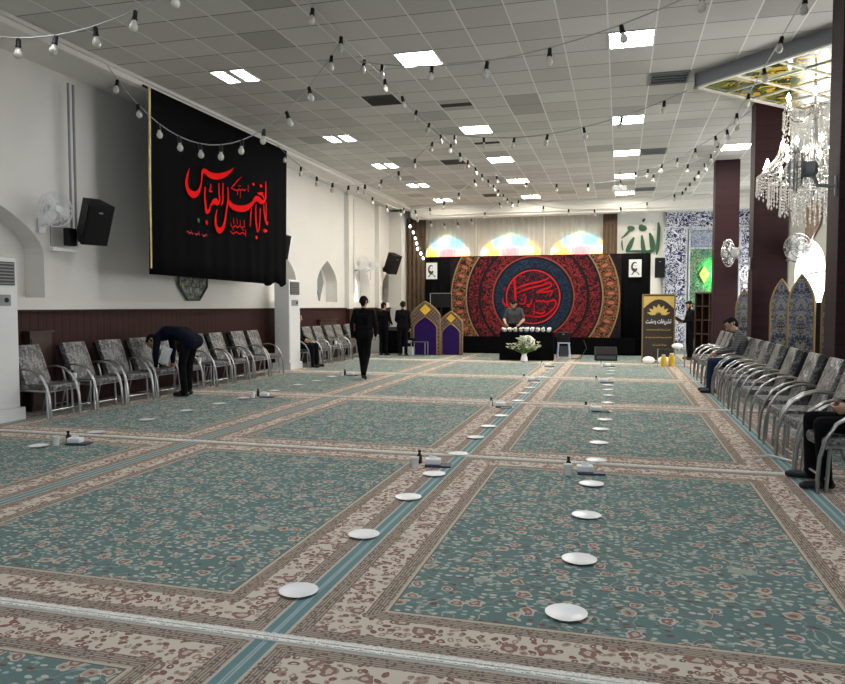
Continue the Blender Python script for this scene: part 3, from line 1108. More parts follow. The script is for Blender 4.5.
# ceiling lamps ------------------------------------------------------
ROWY = [10.1, 10.1 + 7 * TY, 10.1 + 12 * TY, 10.1 + 17 * TY, 10.1 + 22 * TY]
def lamp_double():
    t = thing('ceiling_lamp', 'x', 'ceiling lamp')
    fr = MB()
    for a in (-1, 1):
        fr.box((a * 0.28, 0, -0.004), (0.025, 0.585, 0.012)).box((0, a * 0.28, -0.004), (0.585, 0.025, 0.012))
    fr.box((0, 0, -0.004), (0.13, 0.56, 0.012))
    fr.build('frame', M['trim_white'], t)
    for a in (-1, 1): MB().box((a * 0.163, 0, -0.003), (0.195, 0.53, 0.008)).build('diffuser', M['lamp_0'], t)
    return t
def lamp_single():
    t = thing('ceiling_lamp', 'x', 'ceiling lamp')
    fr = MB()
    for a in (-1, 1):
        fr.box((a * 0.285, 0, -0.004), (0.018, 0.60, 0.012)).box((0, a * 0.291, -0.004), (0.585, 0.018, 0.012))
    fr.build('frame', M['trim_white'], t)
    MB().box((0, 0, -0.003), (0.55, 0.565, 0.008)).build('diffuser', M['lamp_0'], t)
    return t
LD = lamp_double(); LS = lamp_single()
used = set()
def first(root, loc, rz=0.0, label=None, group=None):
    """the first use moves the thing itself, the others are copies"""
    if root.name not in used:
        used.add(root.name); root.location = loc; root.rotation_euler = (0, 0, rz)
        if label: root['label'] = label
        if group: root['group'] = group
        return root
    return dup(root, loc, rz, label, group)
def row_lamp(src, loc, k, lb):
    o = first(src, loc, 0, lb, 'ceiling panel lamps')
    for c in o.children:
        if c.name.startswith('diffuser') and k > 0:
            c.data = c.data.copy(); c.data.materials[0] = M['lamp_%d' % k]
LCOL = [(-5.75, 'left', LD), (-2.825, 'middle', LS), (0.1, 'right', LS)]
for x, nm, src in LCOL:
    for k, y in enumerate(ROWY):
        row_lamp(src, (x, y, ZC), k, '%s ceiling panel lamp, %s from the front in the %s lamp row' % ('twin-tube' if src is LD else 'square white', ORD[k], nm))
for x in (-2.825, 0.1):  # out-of-view lamps, added to brighten the near floor
    row_lamp(LS, (x, 5.82, ZC), 0, 'added unseen square white ceiling panel lamp overhead nearest the viewer, %s lamp row' % ('middle' if x < 0 else 'right'))
    row_lamp(LS, (x, 2.15, ZC), 0, 'added unseen square white ceiling panel lamp above the viewer, %s lamp row' % ('middle' if x < 0 else 'right'))
row_lamp(LS, (2.44, 17.44, ZC), 2, 'square white ceiling panel lamp beside the far maroon column')
row_lamp(LD, (-5.75, 5.82, ZC), 0, 'added unseen twin-tube ceiling panel lamp nearest the viewer, left lamp row')  # also out of view, added for light on the near carpets
# open tiles, their dark void painted as thin black panels, and air vents
def tile_at(x, y): return (0.1 + round((x - 0.1) / TX) * TX, 10.1 + round((y - 10.1) / TY) * TY)
for k, (x, y) in enumerate([(-4.02, 12.03), (-4.01, 17.69), (-3.86, 23.14), (-2.86, 12.54), (-2.7, 15.75)]):
    x, y = tile_at(x, y); op = MB().box((x, y, ZC - 0.001), (0.55, 0.57 if k < 3 else 0.2, 0.004)).build('opening_shade_panel', M['vent_dark']); struct(op)
def vent():
    t = thing('ceiling_vent', 'x', 'air vent')
    MB().box((0, 0, -0.004), (0.57, 0.57, 0.006)).build('backing', M['vent_dark'], t)
    fr = MB()
    for a in (-1, 1): fr.box((a * 0.28, 0, -0.01), (0.03, 0.59, 0.02)).box((0, a * 0.28, -0.01), (0.59, 0.03, 0.02))
    fr.build('frame', M['grey_plastic'], t)
    for k in range(4): MB().box((0, -0.2 + k * 0.13, -0.014), (0.52, 0.016, 0.03)).build('slat', M['grey_plastic'], t)
    return t
V = vent()
for k, p in enumerate([(0.66, 11.8), (0.76, 17.33), (0.83, 22.99)]):
    first(V, (*tile_at(*p), ZC), 0, 'dark square ceiling vent, %s from the front, in line with the right lamp row' % ORD[k], 'ceiling vents')
pj = thing('projector', 'small white projector hanging from the far ceiling on a thin pole', 'projector', (-0.05, 19.6, 4.55))
MB().tube([(0, 0, 0.08), (0, 0, 0.48)], 0.02).build('pole', M['steel'], pj)
MB().box((0, 0, 0), (0.36, 0.28, 0.13), bev=0.02).build('body', M['white_plastic'], pj)
MB().lathe([(0.05, 0), (0.05, 0.05), (0.035, 0.05)], 14, T(0.08, 0.14, 0, 0, 0, -PI / 2)).build('lens', M['black_plastic'], pj)

# stained-glass soffit ----------------------------------------------
s_ = 1.9 * math.sqrt(2)
sk = thing('stained_glass_soffit', 'dropped square ceiling box with backlit green and amber stained glass', 'ceiling panel', (2.95, 11.85, 4.82), PI / 4)
fs = MB()
for a in (-1, 1):
    fs.box((a * (s_ / 2 - 0.02), 0, 0.105), (0.04, s_, 0.21)).box((0, a * (s_ / 2 - 0.02), 0.105), (s_, 0.04, 0.21))
fs.build('fascia', M['fascia'], sk)
MB().box((0, 0, 0.03), (s_ - 0.08, s_ - 0.08, 0.02)).build('glass_panel', M['soffit_glass'], sk)
rm = MB()
for a in (-1, 1): rm.box((a * (s_ / 2 - 0.02), 0, 0.0), (0.06, s_ + 0.02, 0.025)).box((0, a * (s_ / 2 - 0.02), 0.0), (s_ + 0.02, 0.06, 0.025))
rm.build('rim', M['trim_white'], sk)
gr = MB()
for k in range(1, 4):
    q = -s_ / 2 + s_ * k / 4; gr.box((q, 0, 0.012), (0.03, s_, 0.02)).box((0, q, 0.012), (s_, 0.03, 0.02))
gr.build('glazing_grid', M['trim_white'], sk)

# ================================================================== BANNER
bn = thing('black_banner', 'large black hanging banner with red calligraphy on the left wall', 'banner', (-7.12, 0, 0), PI / 2)
mb = MB(); NU, NV = 90, 10; yl, yr, zt = 9.86, 14.66, 4.90
for j in range(NV + 1):
    for i in range(NU + 1):
        u = yl + (yr - yl) * i / NU; v = j / NV; zb = 2.00 - 0.05 * i / NU + (0.04 * math.sin(i * 0.5) if i > 70 else 0)
        d = 0.028 * (math.sin(i * 0.83) * 0.5 + math.sin(i * 0.37 + 1) * 0.5) * v ** 1.5 * (0.35 + 0.65 * (i / NU))
        edge = 1 - min(1, min(i, NU - i) / 5)
        mb.v.append((u, d + edge * 0.05 * v, zt + (zb - zt) * v))
for j in range(NV):
    for i in range(NU):
        a = j * (NU + 1) + i; mb.f.append((a, a + 1, a + NU + 2, a + NU + 1))
cl = mb.build('cloth', M['black_cloth'], bn, True)
so = cl.modifiers.new('thick', 'SOLIDIFY'); so.thickness = 0.008; so.offset = -1
MB().tube([(yl, -0.01, zt), (yl + 0.01, 0.02, 3.5), (yl + 0.04, 0.05, 2.1)], 0.022, 6).build('gold_edging', plain('gold_edging', (0.62, 0.50, 0.22), 0.6, var=0.5, scale=9), bn)
for nm, S, mt in (('lettering', BAN_STROKES, 'red_print'), ('small_lettering', SMALL_STROKES[:6], 'red_print'), ('inscription_block', SMALL_STROKES[6:], 'red_print'), ('signature', DARK_STROKES, 'dark_red_print'), ('seal', GREEN_STROKES, 'green_print')):
    mb = MB()
    for i, s in enumerate(S): ribbon(mb, [(p[0], p[1], p[2] * (1.3 if nm == 'lettering' else 1.0)) for p in s], None, 0.034 + 0.0009 * i, 0.004)
    o = mb.build(nm, M[mt], bn)
    if nm == 'signature': o['label'] = 'small dark red line of writing'
    if nm == 'seal': o['label'] = 'small green round mark'
mb = MB()
mb.tube([(yl - 0.1, 0.03, zt), (yr + 0.05, 0.03, zt)], 0.02, 8); mb.build('hanging_rod', M['black_plastic'], bn)

# octagonal floral tile on the left wall
oc = thing('wall_ornament', 'dark octagonal floral tile panel on the left wall, just below the banner', 'wall ornament', (XL + 0.02, 12.42, 2.08))
mb = MB(); O8 = [(0.52 * math.cos(PI / 8 + k * PI / 4), 0.50 * math.sin(PI / 8 + k * PI / 4)) for k in range(8)]
mb.prism(O8, -0.03, 0.0, T(0, 0, 0, PI / 2)); mb.build('tile_panel', M['octa'], oc)
mb = MB()
mb.tube([(0.04, a, b) for a, b in O8 + O8[:1]], 0.022, 6); mb.build('frame', plain('olive_frame', (0.06, 0.06, 0.03), 0.5), oc)
# lattice diamonds and bright panes in the niches
dm = MB().prism([(-0.28, 0), (0, -0.55), (0.28, 0), (0, 0.55)], -0.02, 0.02, T(0, 0, 0, PI / 2)).build('lattice_ornament', M['diamond'])
dm.location = (XL - 0.30, 19.35, 2.2); tag(dm, 'grey diamond lattice ornament inside the arched niche right of the far air conditioner', 'wall ornament', 'niche diamond ornaments')
d2 = dm.copy(); COL.objects.link(d2); d2.location = (XL - 0.31, 24.8, 2.15); d2['label'] = 'grey diamond lattice ornament inside the farthest arched niche of the left wall'
pn = MB().prism(arch(1.0, 2.1, 2.6, 8, 1.9, 1.66), -0.01, 0.01, T(XL - 0.32, 22.0, 0, PI / 2)).build('window_4', M['niche_pane']); struct(pn)
ff = MB()
for q in (-0.25, 0.0, 0.25): ff.box((XL - 0.3, 22.0 + q, 2.1), (0.03, 0.025, 0.88))
ff.box((XL - 0.3, 22.0, 2.0), (0.03, 1.0, 0.025)); ff.build('window_frame', M['trim_white'], pn)
# conduits
cd = thing('wall_conduit', 'pair of thin grey conduit pipes running up the nearest left pilaster', 'pipe', (XL + 0.17, 9.1, 1.5))
for a in (-0.03, 0.07):
    MB().tube([(0, a, 0.9), (0, a, 3.3)], 0.018, 8).build('pipe', M['grey_plastic'], cd)
MB().box((0, 0.02, 0.9), (0.04, 0.2, 0.03)).build('clip', M['white_plastic'], cd)
cc2 = MB().tube([(XL + 0.02, 21.35, 1.9), (XL + 0.02, 21.35, 4.85)], 0.03, 8).build('downpipe', M['paint']); tag(cc2, 'cream vertical pipe on the far left wall beside the two wall fans', 'pipe')
cc3 = MB().tube([(XL + 0.02, 24.0, 1.9), (XL + 0.02, 24.0, 4.85)], 0.03, 8).build('downpipe', M['paint']); tag(cc3, 'cream vertical pipe above the farthest left wall loudspeaker', 'pipe')

# ================================================================== AIR CONDITIONERS
def aircon():
    t = thing('air_conditioner', 'x', 'air conditioner')
    MB().box((0, 0, 0.08), (0.46, 0.66, 0.16)).build('plinth', M['white_plastic'], t)
    MB().box((0, 0, 1.13), (0.38, 0.58, 1.94), bev=0.02).build('body', M['white_plastic'], t)
    MB().box((0.195, 0, 1.90), (0.012, 0.48, 0.30)).build('outlet', M['dark_grey'], t)
    g = MB()
    for k in range(7): g.box((0.205, 0, 1.775 + k * 0.042), (0.02, 0.47, 0.014))
    g.build('louvre', M['grey_plastic'], t)
    MB().box((0.197, 0, 1.56), (0.01, 0.34, 0.14), bev=0.003).build('control_panel', M['grey_plastic'], t)
    MB().lathe([(0.03, 0), (0.03, 0.012), (0.012, 0.014)], 14, T(0.2, 0.1, 1.56, 0, PI / 2)).build('dial', M['black_plastic'], t)
    MB().box((0.194, 0, 0.8), (0.008, 0.54, 1.12), bev=0.003).build('front_panel', M['white_plastic'], t)
    return t
AC = aircon()
first(AC, (-7.76, 7.38, FZ), 0, 'tall white floor air conditioner at the left edge, nearest the viewer', 'floor air conditioners')
first(AC, (-7.58, 15.58, FZ), 0, 'tall white floor air conditioner standing just right of the black banner', 'floor air conditioners')

# ================================================================== FANS AND LOUDSPEAKERS
def wall_fan(name, cage_mat, blade_mat, body_mat):
    """faces local +x, wall bracket at x = -0.38"""
    t = thing(name, 'x', 'fan')
    c = MB(); R = 0.24
    for rr, xx in ((R, 0), (R, 0.03), (0.17, 0.07), (0.10, 0.085), (0.17, -0.045), (0.10, -0.06)):
        c.tube([(xx, rr * math.cos(q * PI / 12), rr * math.sin(q * PI / 12)) for q in range(25)], 0.0055, 5, cap=False)
    for k in range(20):
        q = 2 * PI * k / 20; cs, sn = math.cos(q), math.sin(q)
        c.tube([(0.09, 0.05 * cs, 0.05 * sn), (0.07, 0.17 * cs, 0.17 * sn), (0.015, R * cs, R * sn), (-0.045, 0.17 * cs, 0.17 * sn), (-0.06, 0.06 * cs, 0.06 * sn)], 0.003, 4, cap=False)
    c.build('cage', cage_mat, t)
    for k in range(3):
        q = 2 * PI * k / 3; b = MB()
        pts = [(0.035, -0.02), (0.10, -0.085), (0.20, -0.075), (0.215, 0.01), (0.15, 0.06), (0.05, 0.035)]
        vs = [(0.012 + p[1] * 0.25, *(Matrix.Rotation(q, 2) @ Vector(p))) for p in pts]
        b.add(vs + [(v[0] + 0.004, v[1], v[2]) for v in vs], [tuple(range(6)), tuple(range(11, 5, -1))] + [(i, (i + 1) % 6, 6 + (i + 1) % 6, 6 + i) for i in range(6)])
        b.build('blade', blade_mat, t)
    MB().lathe([(0.0, 0.10), (0.045, 0.095), (0.05, 0.085)], 14, T(0, 0, 0, 0, PI / 2)).build('hub', body_mat, t)
    MB().lathe([(0.05, -0.2), (0.085, -0.17), (0.09, -0.08), (0.06, -0.05)], 14, T(0, 0, 0, 0, PI / 2)).build('motor_housing', body_mat, t)
    MB().tube([(-0.15, 0, -0.05), (-0.2, 0, -0.18), (-0.36, 0, -0.2)], 0.022, 8).box((-0.375, 0, -0.2), (0.03, 0.10, 0.22), bev=0.008).build('bracket', body_mat, t)
    return t
F1 = wall_fan('wall_fan', M['white_plastic'], M['white_plastic'], M['white_plastic'])
cord = MB().tube([(-0.2, 0.03, -0.2), (-0.2, 0.03, -0.5)], 0.005, 5).build('pull_cord', M['dark_grey'], F1)
first(F1, (XL + 0.40, 8.5, 2.86), -0.35, 'white wall fan high on the nearest left wall beside the black loudspeaker', 'white wall fans on the left wall')
first(F1, (XL + 0.42, 21.05, 2.80), -0.5, 'white wall fan on the far left wall, left one of the pair', 'white wall fans on the left wall')
first(F1, (XL + 0.42, 22.1, 2.84), -0.5, 'white wall fan on the far left wall, right one of the pair', 'white wall fans on the left wall')
F2 = wall_fan('wall_fan', M['chrome'], M['white_plastic'], M['white_plastic'])
first(F2, (1.86, 13.85, 2.44), PI * 0.83, 'white wall fan turned away, on the left side of the middle maroon column', 'white fans on the columns')
first(F2, (2.84, 13.30, 2.47), -1.2, 'chrome wall fan at the right side of the middle maroon column', 'white fans on the columns')
first(F2, (2.98, 18.6, 2.25), -1.4, 'small white fan between the two far columns, lowest fan there', 'white fans on the columns')
F3 = wall_fan('wall_fan', M['grey_plastic'], M['grey_plastic'], M['grey_plastic'])
first(F3, (1.84, 8.72, 2.98), PI * 0.94, 'grey wall fan on the nearest maroon column, in front of the chandelier', 'white fans on the columns')

def speaker(label, loc, rz, tilt, bracket=True, size=(0.30, 0.36, 0.56), name='loudspeaker'):
    t = thing(name, label, 'loudspeaker', loc, rz)
    R = Euler((0, tilt, 0)).to_matrix().to_4x4(); w = size
    P8 = [(-w[0] / 2, -w[1] * 0.32), (w[0] / 2, -w[1] / 2), (w[0] / 2, w[1] / 2), (-w[0] / 2, w[1] * 0.32)]
    c = MB(); n = 4
    c.add([(p[0], p[1], -w[2] / 2) for p in P8] + [(p[0], p[1], w[2] / 2) for p in P8], [(0, 1, 2, 3), (4, 5, 6, 7)] + [(i, (i + 1) % 4, 4 + (i + 1) % 4, 4 + i) for i in range(4)], R)
    c.build('cabinet', M['black_plastic'], t)
    MB().box((w[0] / 2 + 0.006, 0, 0), (0.014, w[1] * 0.92, w[2] * 0.94), R, bev=0.004).build('grille', M['grille_black'], t)
    MB().box((w[0] / 2 + 0.016, 0, w[2] * 0.32), (0.006, 0.06, 0.02), R).build('badge', M['grey_plastic'], t)
    if bracket:
        MB().tube([(-w[0] / 2, 0, -0.12), (-0.34, 0, -0.2)], 0.022, 6).box((-0.36, 0, -0.2), (0.03, 0.12, 0.16)).build('bracket', M['black_plastic'], t)
    return t
speaker('black loudspeaker tilted down on a bracket left of the black banner', (XL + 0.46, 9.18, 2.76), -0.40, 0.42, size=(0.34, 0.40, 0.62))
speaker('black loudspeaker half hidden behind the right edge of the black banner', (XL + 0.40, 15.45, 2.90), -0.5, 0.28)
speaker('black loudspeaker tilted down on the far left wall above the standing men', (XL + 0.42, 24.0, 2.98), -0.45, 0.42, size=(0.36, 0.42, 0.68))
speaker('black loudspeaker on the back wall between the portrait and the tiled niche', (1.26, YB - 0.42, 2.78), -PI / 2, 0.1, size=(0.34, 0.32, 0.66))
bx = thing('control_box', 'small black box on a white bracket between the near fan and loudspeaker', 'control box', (XL + 0.17, 8.98, 2.52))
MB().box((0.05, 0, 0), (0.10, 0.16, 0.26), bev=0.008).build('box', M['black_plastic'], bx)
MB().box((0.05, -0.12, -0.2), (0.06, 0.5, 0.05), bev=0.01).build('bracket', M['white_plastic'], bx)
# dark wooden boxes against the wainscot
for (y, w, h, lb) in ((8.44, 0.40, 1.12, 'dark wooden box shelf against the left wainscot behind the nearest chairs'), (18.95, 1.2, 1.10, 'dark wooden box shelf against the far left wainscot beneath the niche')):
    t = thing('box_shelf', lb, 'shelf', (XL + 0.05, y, 0))
    MB().box((0.06, 0, h / 2), (0.10, w, h)).build('carcass', M['shelf_wood'], t)
    MB().box((0.07, 0, h + 0.015), (0.14, w + 0.06, 0.03)).build('top', M['shelf_wood'], t)
    MB().box((0.115, 0, h * 0.5), (0.012, w * 0.9, h * 0.86)).build('door', M['shelf_wood'], t)

# ================================================================== STRING LIGHTS
def string(label, a, b, sag, n, jitter=0.0, lit=False, skip=(), hang=0.0):
    t = thing('string_light', label, 'string lights', (0, 0, 0), 0, 'strings of bulbs hung across the hall')
    A, B = Vector(a), Vector(b); rd = random.Random(label)
    P = lambda s: A.lerp(B, s) - Vector((0, 0, sag * 4 * s * (1 - s)))
    N = max(12, n * 2)
    MB().tube([P(i / N) for i in range(N + 1)], 0.008, 5).build('cable', M['cable_grey'], t)
    for k in range(n):
        s = (k + 0.5) / n; p = P(s); tl = Euler((rd.uniform(-.25, .25), rd.uniform(-.25, .25), 0)).to_matrix().to_4x4()
        Mx = Matrix.Translation(p) @ tl
        h = MB().lathe([(0.012, 0), (0.024, -0.01), (0.026, -0.075), (0.030, -0.08), (0.030, -0.095)], 9, Mx).build('lamp_holder', M['black_plastic'], t, True)
        g = MB().lathe([(0.018, -0.095), (0.022, -0.11), (0.040, -0.145), (0.043, -0.165), (0.034, -0.195), (0.015, -0.208), (0.001, -0.21)], 10, Mx).build('bulb', M['fairy'] if lit else M['globe'], h, True)
    return t
string('bulb string sagging over the near left corner of the ceiling', (-7.3, 6.3, 4.62), (-3.5, 6.3, 4.98), 0.50, 8)
string('bulb string sagging deeply in front of the black banner', (-7.1, 8.9, 4.93), (-3.5, 8.9, 4.98), 1.25, 11)
string('bulb string sagging across the left half, just right of the banner', (-7.1, 14.2, 4.93), (-3.5, 14.2, 4.98), 0.95, 10)
string('bulb string sagging across the left half above the far left fans', (-7.1, 18.6, 4.93), (-3.5, 18.6, 4.98), 0.9, 9)
string('bulb string sagging across the far left in front of the back wall', (-7.1, 22.8, 4.9), (-3.5, 22.8, 4.95), 0.75, 8)
string('long bulb string running down the hall left of the middle lamps', (-3.5, 6.6, 4.98), (-3.5, 24.4, 4.95), 0.03, 20)
string('bulb string across the near right half of the ceiling', (-3.5, 9.5, 4.86), (1.9, 7.2, 4.95), 0.50, 7)
string('bulb string across the right half, ahead of the stained glass box', (-3.5, 14.2, 4.98), (0.95, 11.9, 4.8), 0.35, 7)
string('bulb string across the right half above the far ceiling projector', (-3.5, 18.6, 4.98), (1.9, 18.3, 4.98), 0.45, 7)
string('bulb string across the far right half before the back wall', (-3.5, 22.8, 4.95), (1.9, 22.8, 4.95), 0.5, 7)
string('long bulb string running down the hall beside the maroon columns', (1.85, 8.0, 4.80), (1.75, 23.5, 4.95), 0.20, 14)
string('bulb string from the middle column to the far ceiling', (2.15, 13.8, 4.9), (0.2, 19.8, 4.98), 0.2, 7)
string('short string of lit white bulbs on the brown drape, far left corner', (-7.45, 25.36, 4.66), (-6.9, 25.36, 3.3), 0.06, 7, lit=True)
# ================================================================== BACK OF THE HALL
def pleated(name, x0, x1, y, z0, z1, amp, per, mat, parent=None, thick=0.0):
    mb = MB(); n = max(8, int((x1 - x0) / per * 8))
    for i in range(n + 1):
        x = x0 + (x1 - x0) * i / n; yy = y + amp * math.sin(2 * PI * (x - x0) / per) * (1 + 0.3 * math.sin(x * 3.1))
        mb.v += [(x, yy, z0), (x, yy, z1)]
    for i in range(n): mb.f.append((2 * i, 2 * i + 2, 2 * i + 3, 2 * i + 1))
    o = mb.build(name, mat, parent, True)
    if thick:
        s = o.modifiers.new('thick', 'SOLIDIFY'); s.thickness = thick
    return o
# stained windows with sheer curtains
for k, (x, w) in enumerate([(-6.1, 1.7), (-3.80, 2.2), (-1.35, 2.1)]):
    t = thing('window_%d' % (k + 5), '', '', (x, YB - 0.02, 2.2)); t['kind'] = 'structure'
    p = MB().prism(arch(w, 1.2, 1.95, 8, 2.0, 0.0), -0.02, 0.0).build('pane', M['stained_window'], t)
    f = MB(); A = arch(w, 1.2, 1.95, 8, 2.0, 0.0)
    f.tube([(a, -0.02, b) for a, b in A + A[:1]], 0.035, 6); f.build('window_frame', M['trim_white'], t)
cu = [(-6.82, -5.05), (-5.0, -2.62), (-2.58, -0.62)]
for k, (a, b) in enumerate(cu):
    o = pleated('sheer_curtain', a, b, YB - 0.16, 2.0, 4.68, 0.022, 0.17, M['sheer'])
    tag(o, ['pale sheer curtain over the left stained window', 'pale sheer curtain over the middle stained window', 'pale sheer curtain over the right stained window'][k], 'curtain', 'sheer curtains on the back wall')
tag(pleated('drape', -7.58, -6.84, YB - 0.35, 0.02, 4.70, 0.035, 0.16, M['brown'], thick=0.012), 'brown pleated drape in the far left corner beside the black backdrop', 'curtain')
tag(pleated('drape', -0.60, -0.12, YB - 0.35, 0.02, 4.70, 0.035, 0.13, M['brown'], thick=0.012), 'brown pleated drape between the right stained window and the green lettering', 'curtain')

# black backdrop with the roundel cloth
bd = thing('stage_backdrop', 'wide black stage backdrop with a red and blue roundel cloth', 'backdrop', (-2.6, 22.34, 0))
pleated('black_drape', -3.46, 3.46, 0.10, FZ, 3.07, 0.018, 0.30, M['black_cloth'], bd, 0.01)
for x in (-3.4, 3.4): MB().tube([(x, 0.16, FZ), (x, 0.16, 3.04)], 0.03, 8).build('post', M['black_plastic'], bd)
MB().tube([(-3.45, 0.16, 3.04), (3.45, 0.16, 3.04)], 0.03, 8).build('crossbar', M['black_plastic'], bd)
mc = MB(); mc.box((0, 0, 0.62), (5.26, 0.012, 2.50)); 
mnd = MB().box((0, 0, 1.80 - 1.78), (5.26, 0.012, 2.50)).build('roundel_cloth', M['mandala'], bd); mnd.location = (0.0, 0.06, 1.78)
MB().box((0.1, -0.02, 0.30), (5.9, 0.06, 0.50)).build('skirt', M['black_cloth'], bd)
for nm, S, mt in (('calligraphy', HUS_STROKES, 'red_thread'), ('ornament_strokes', RND_STROKES, 'dim_red_thread')):
    mb = MB()
    for i, s in enumerate(S): ribbon(mb, [(p[0] + 2.6, p[1], p[2] * (1.0 if nm == 'calligraphy' else 0.8)) for p in s], None, -0.053 + 0.0009 * (i % 14) + (0.003 if nm == 'calligraphy' else 0), 0.003)
    mb.build(nm, M[mt], bd)
# portraits: plain drawn faces
def portrait(label, x, z):
    t = thing('portrait_print', label, 'picture', (x, 22.34 - 0.005, z))
    MB().box((0, 0.02, 0), (0.36, 0.012, 0.52)).build('sheet', M['white_print'], t)
    mb = MB(); B = 0.0
    mb.prism([(-0.02 + 0.10 * math.cos(q * PI / 10), 0.04 + 0.15 * math.sin(q * PI / 10)) for q in range(3, 19)], 0.006, 0.012)
    mb.build('ink_outline', M['print_grey'], t)
    mb = MB(); mb.prism([(0.0 + 0.065 * math.cos(q * PI / 8), 0.05 + 0.10 * math.sin(q * PI / 8)) for q in range(16)], 0.002, 0.006)
    mb.build('face_area', M['white_print'], t)
    mb = MB()
    for s in ([(-0.045, 0.08, 0.012), (-0.01, 0.085, 0.006)], [(0.02, 0.085, 0.006), (0.05, 0.08, 0.012)], [(0.008, 0.07, 0.006), (0.012, 0.03, 0.010)],
              [(-0.05, 0.0, 0.02), (0.0, -0.04, 0.05), (0.05, 0.0, 0.02)], [(-0.10, -0.20, 0.03), (-0.03, -0.11, 0.03), (0.05, -0.12, 0.02), (0.12, -0.20, 0.03)]):
        ribbon(mb, s, None, 0.0, 0.003)
    mb.build('ink_strokes', M['print_grey'], t)
portrait('small white portrait print pinned to the left end of the black backdrop', -5.82, 2.62)
portrait('small white portrait print pinned to the right end of the black backdrop', 0.42, 2.62)

# green wall lettering
mb = MB(); mbo = MB()
for i, s in enumerate(ALLAH_STROKES):
    ribbon(mb, [(p[0], p[1], p[2] * 1.12) for p in s], T(0, YB - 0.01, 0), 0.03 + 0.001 * i, 0.03)
g_ = mb.build('wall_lettering', M['green_letter']); tag(g_, 'large green calligraphic lettering on the cream back wall', 'lettering')

# tiled prayer niche
mh = thing('prayer_niche', 'tall blue tiled prayer niche with green glow behind the maroon columns', 'prayer niche', (2.95, YB - 0.02, 0))
def panel(name, x0, x1, z0, z1, y, mat, d=0.03):
    o = MB().box(((x0 + x1) / 2, 0, (z0 + z1) / 2), (x1 - x0, d, z1 - z0)).build(name, mat, mh); o.location = (0, y, 0); return o
panel('side_panel', -1.50, -0.86, 0, 4.12, -0.05, M['tile_blue']); panel('side_panel', 0.86, 1.50, 0, 4.12, -0.05, M['tile_blue'])
panel('top_panel', -1.50, 1.50, 4.12, 4.66, -0.05, M['tile_blue'])
panel('inscription_panel', -0.70, 0.70, 3.46, 4.02, -0.05, M['tile_text'])
b = MB()
for x in (-1.53, -0.83, -0.73, 0.73, 0.83, 1.53): b.box((x, -0.075, 2.05), (0.05, 0.03, 4.1))
for z, a in ((3.42, 0.73), (4.06, 0.83), (4.13, 1.5), (4.64, 1.5)): b.box((0, -0.075, z), (2 * a, 0.03, 0.045))
b.build('border', M['tile_pale'], mh)
A = arch(1.16, 2.2, 3.15, 10, 2.0, 0.0)
mb = MB(); outer = [(-0.73, 0), (0.73, 0), (0.73, 3.42), (-0.73, 3.42)]
tri = tessellate_polygon([[Vector((a, c, 0)) for a, c in outer], [Vector((a, c, 0)) for a, c in reversed([(p[0], p[1] if p[1] > 0 else 0.001) for p in A])]])
pp = outer + list(reversed(A)); mb.add([(a, -0.06, c) for a, c in pp], [tuple(t) for t in tri])
mb.build('spandrel', M['tile_green'], mh)
n = len(A); mb = MB(); mb.add([(a, -0.06, c) for a, c in A] + [(a, 0.0, c) for a, c in A], [(i, (i + 1) % n, n + (i + 1) % n, n + i) for i in range(n)] + [tuple(n + q for q in t) for t in tessellate_polygon([[Vector((a, c, 0)) for a, c in A]])])
mb.build('niche_lining', M['tile_green'], mh)
gl_ = bpy.data.lights.new('green_niche_lamp', 'SPOT'); gl_.spot_size = 1.9; gl_.color = (0.05, 1.0, 0.18); gl_.energy = 45; gl_.shadow_soft_size = 0.05
go_ = bpy.data.objects.new('green_niche_lamp', gl_); COL.objects.link(go_); go_.parent = mh; go_.location = (0.1, -0.5, 2.6); go_.rotation_euler = (PI / 2, 0, 0)
MB().prism([(-0.42, 2.55), (-0.25, 2.85), (-0.08, 2.55), (-0.25, 2.25)], -0.09, -0.06).build('diamond_ornament', M['gold_print'], mh)

# calligraphy/advert stand
st = thing('roll_up_sign', 'brown advertising sign with gold lotus emblem on a gold frame', 'sign', (0.98, 19.9, FZ), -0.03)
MB().box((0, 0, 0.92), (0.78, 0.02, 1.70)).build('panel', plain('sign_brown', (0.030, 0.020, 0.014), 0.5), st)
f = MB()
for a in (-1, 1): f.box((a * 0.40, 0, 0.90), (0.035, 0.04, 1.80)).box((0, 0, 0.90 + a * 0.885), (0.82, 0.04, 0.03))
f.box((-0.36, 0.12, 0.05), (0.03, 0.5, 0.03)).box((0.36, 0.12, 0.05), (0.03, 0.5, 0.03)); f.build('frame', M['gold'], st)
MB().prism([(-0.38, 1.74), (-0.38, 1.42)] + [(-0.38 + 0.76 * k / 10, 1.42 + 0.24 * math.sin(PI * k / 10)) for k in range(1, 10)] + [(0.38, 1.42), (0.38, 1.74)], -0.014, -0.008).build('gold_corners', M['gold_print'], st)
lp = MB()
for k, (an, L, w) in enumerate([(0, 0.30, 0.12), (-28, 0.29, 0.11), (28, 0.29, 0.11), (-54, 0.30, 0.10), (54, 0.30, 0.10), (-76, 0.30, 0.08), (76, 0.30, 0.08)]):
    R = Matrix.Rotation(math.radians(-an), 2); pet = [(0, 0.06), (w / 2, L * 0.55), (w * 0.3, L * 0.8), (0, L), (-w * 0.3, L * 0.8), (-w / 2, L * 0.55)]
    lp.prism([tuple((R @ Vector(p)) + Vector((0.0, 1.24))) for p in pet], -0.022 - 0.001 * k, -0.013)
lp.build('lotus_emblem', M['gold_print'], st)
text_mesh('title_text', shape_arabic('تشریفات بهشت'), 0.16, M['white_print'], st, (0, -0.016, 1.08), width=0.64)
mb = MB(); rd = random.Random(5)
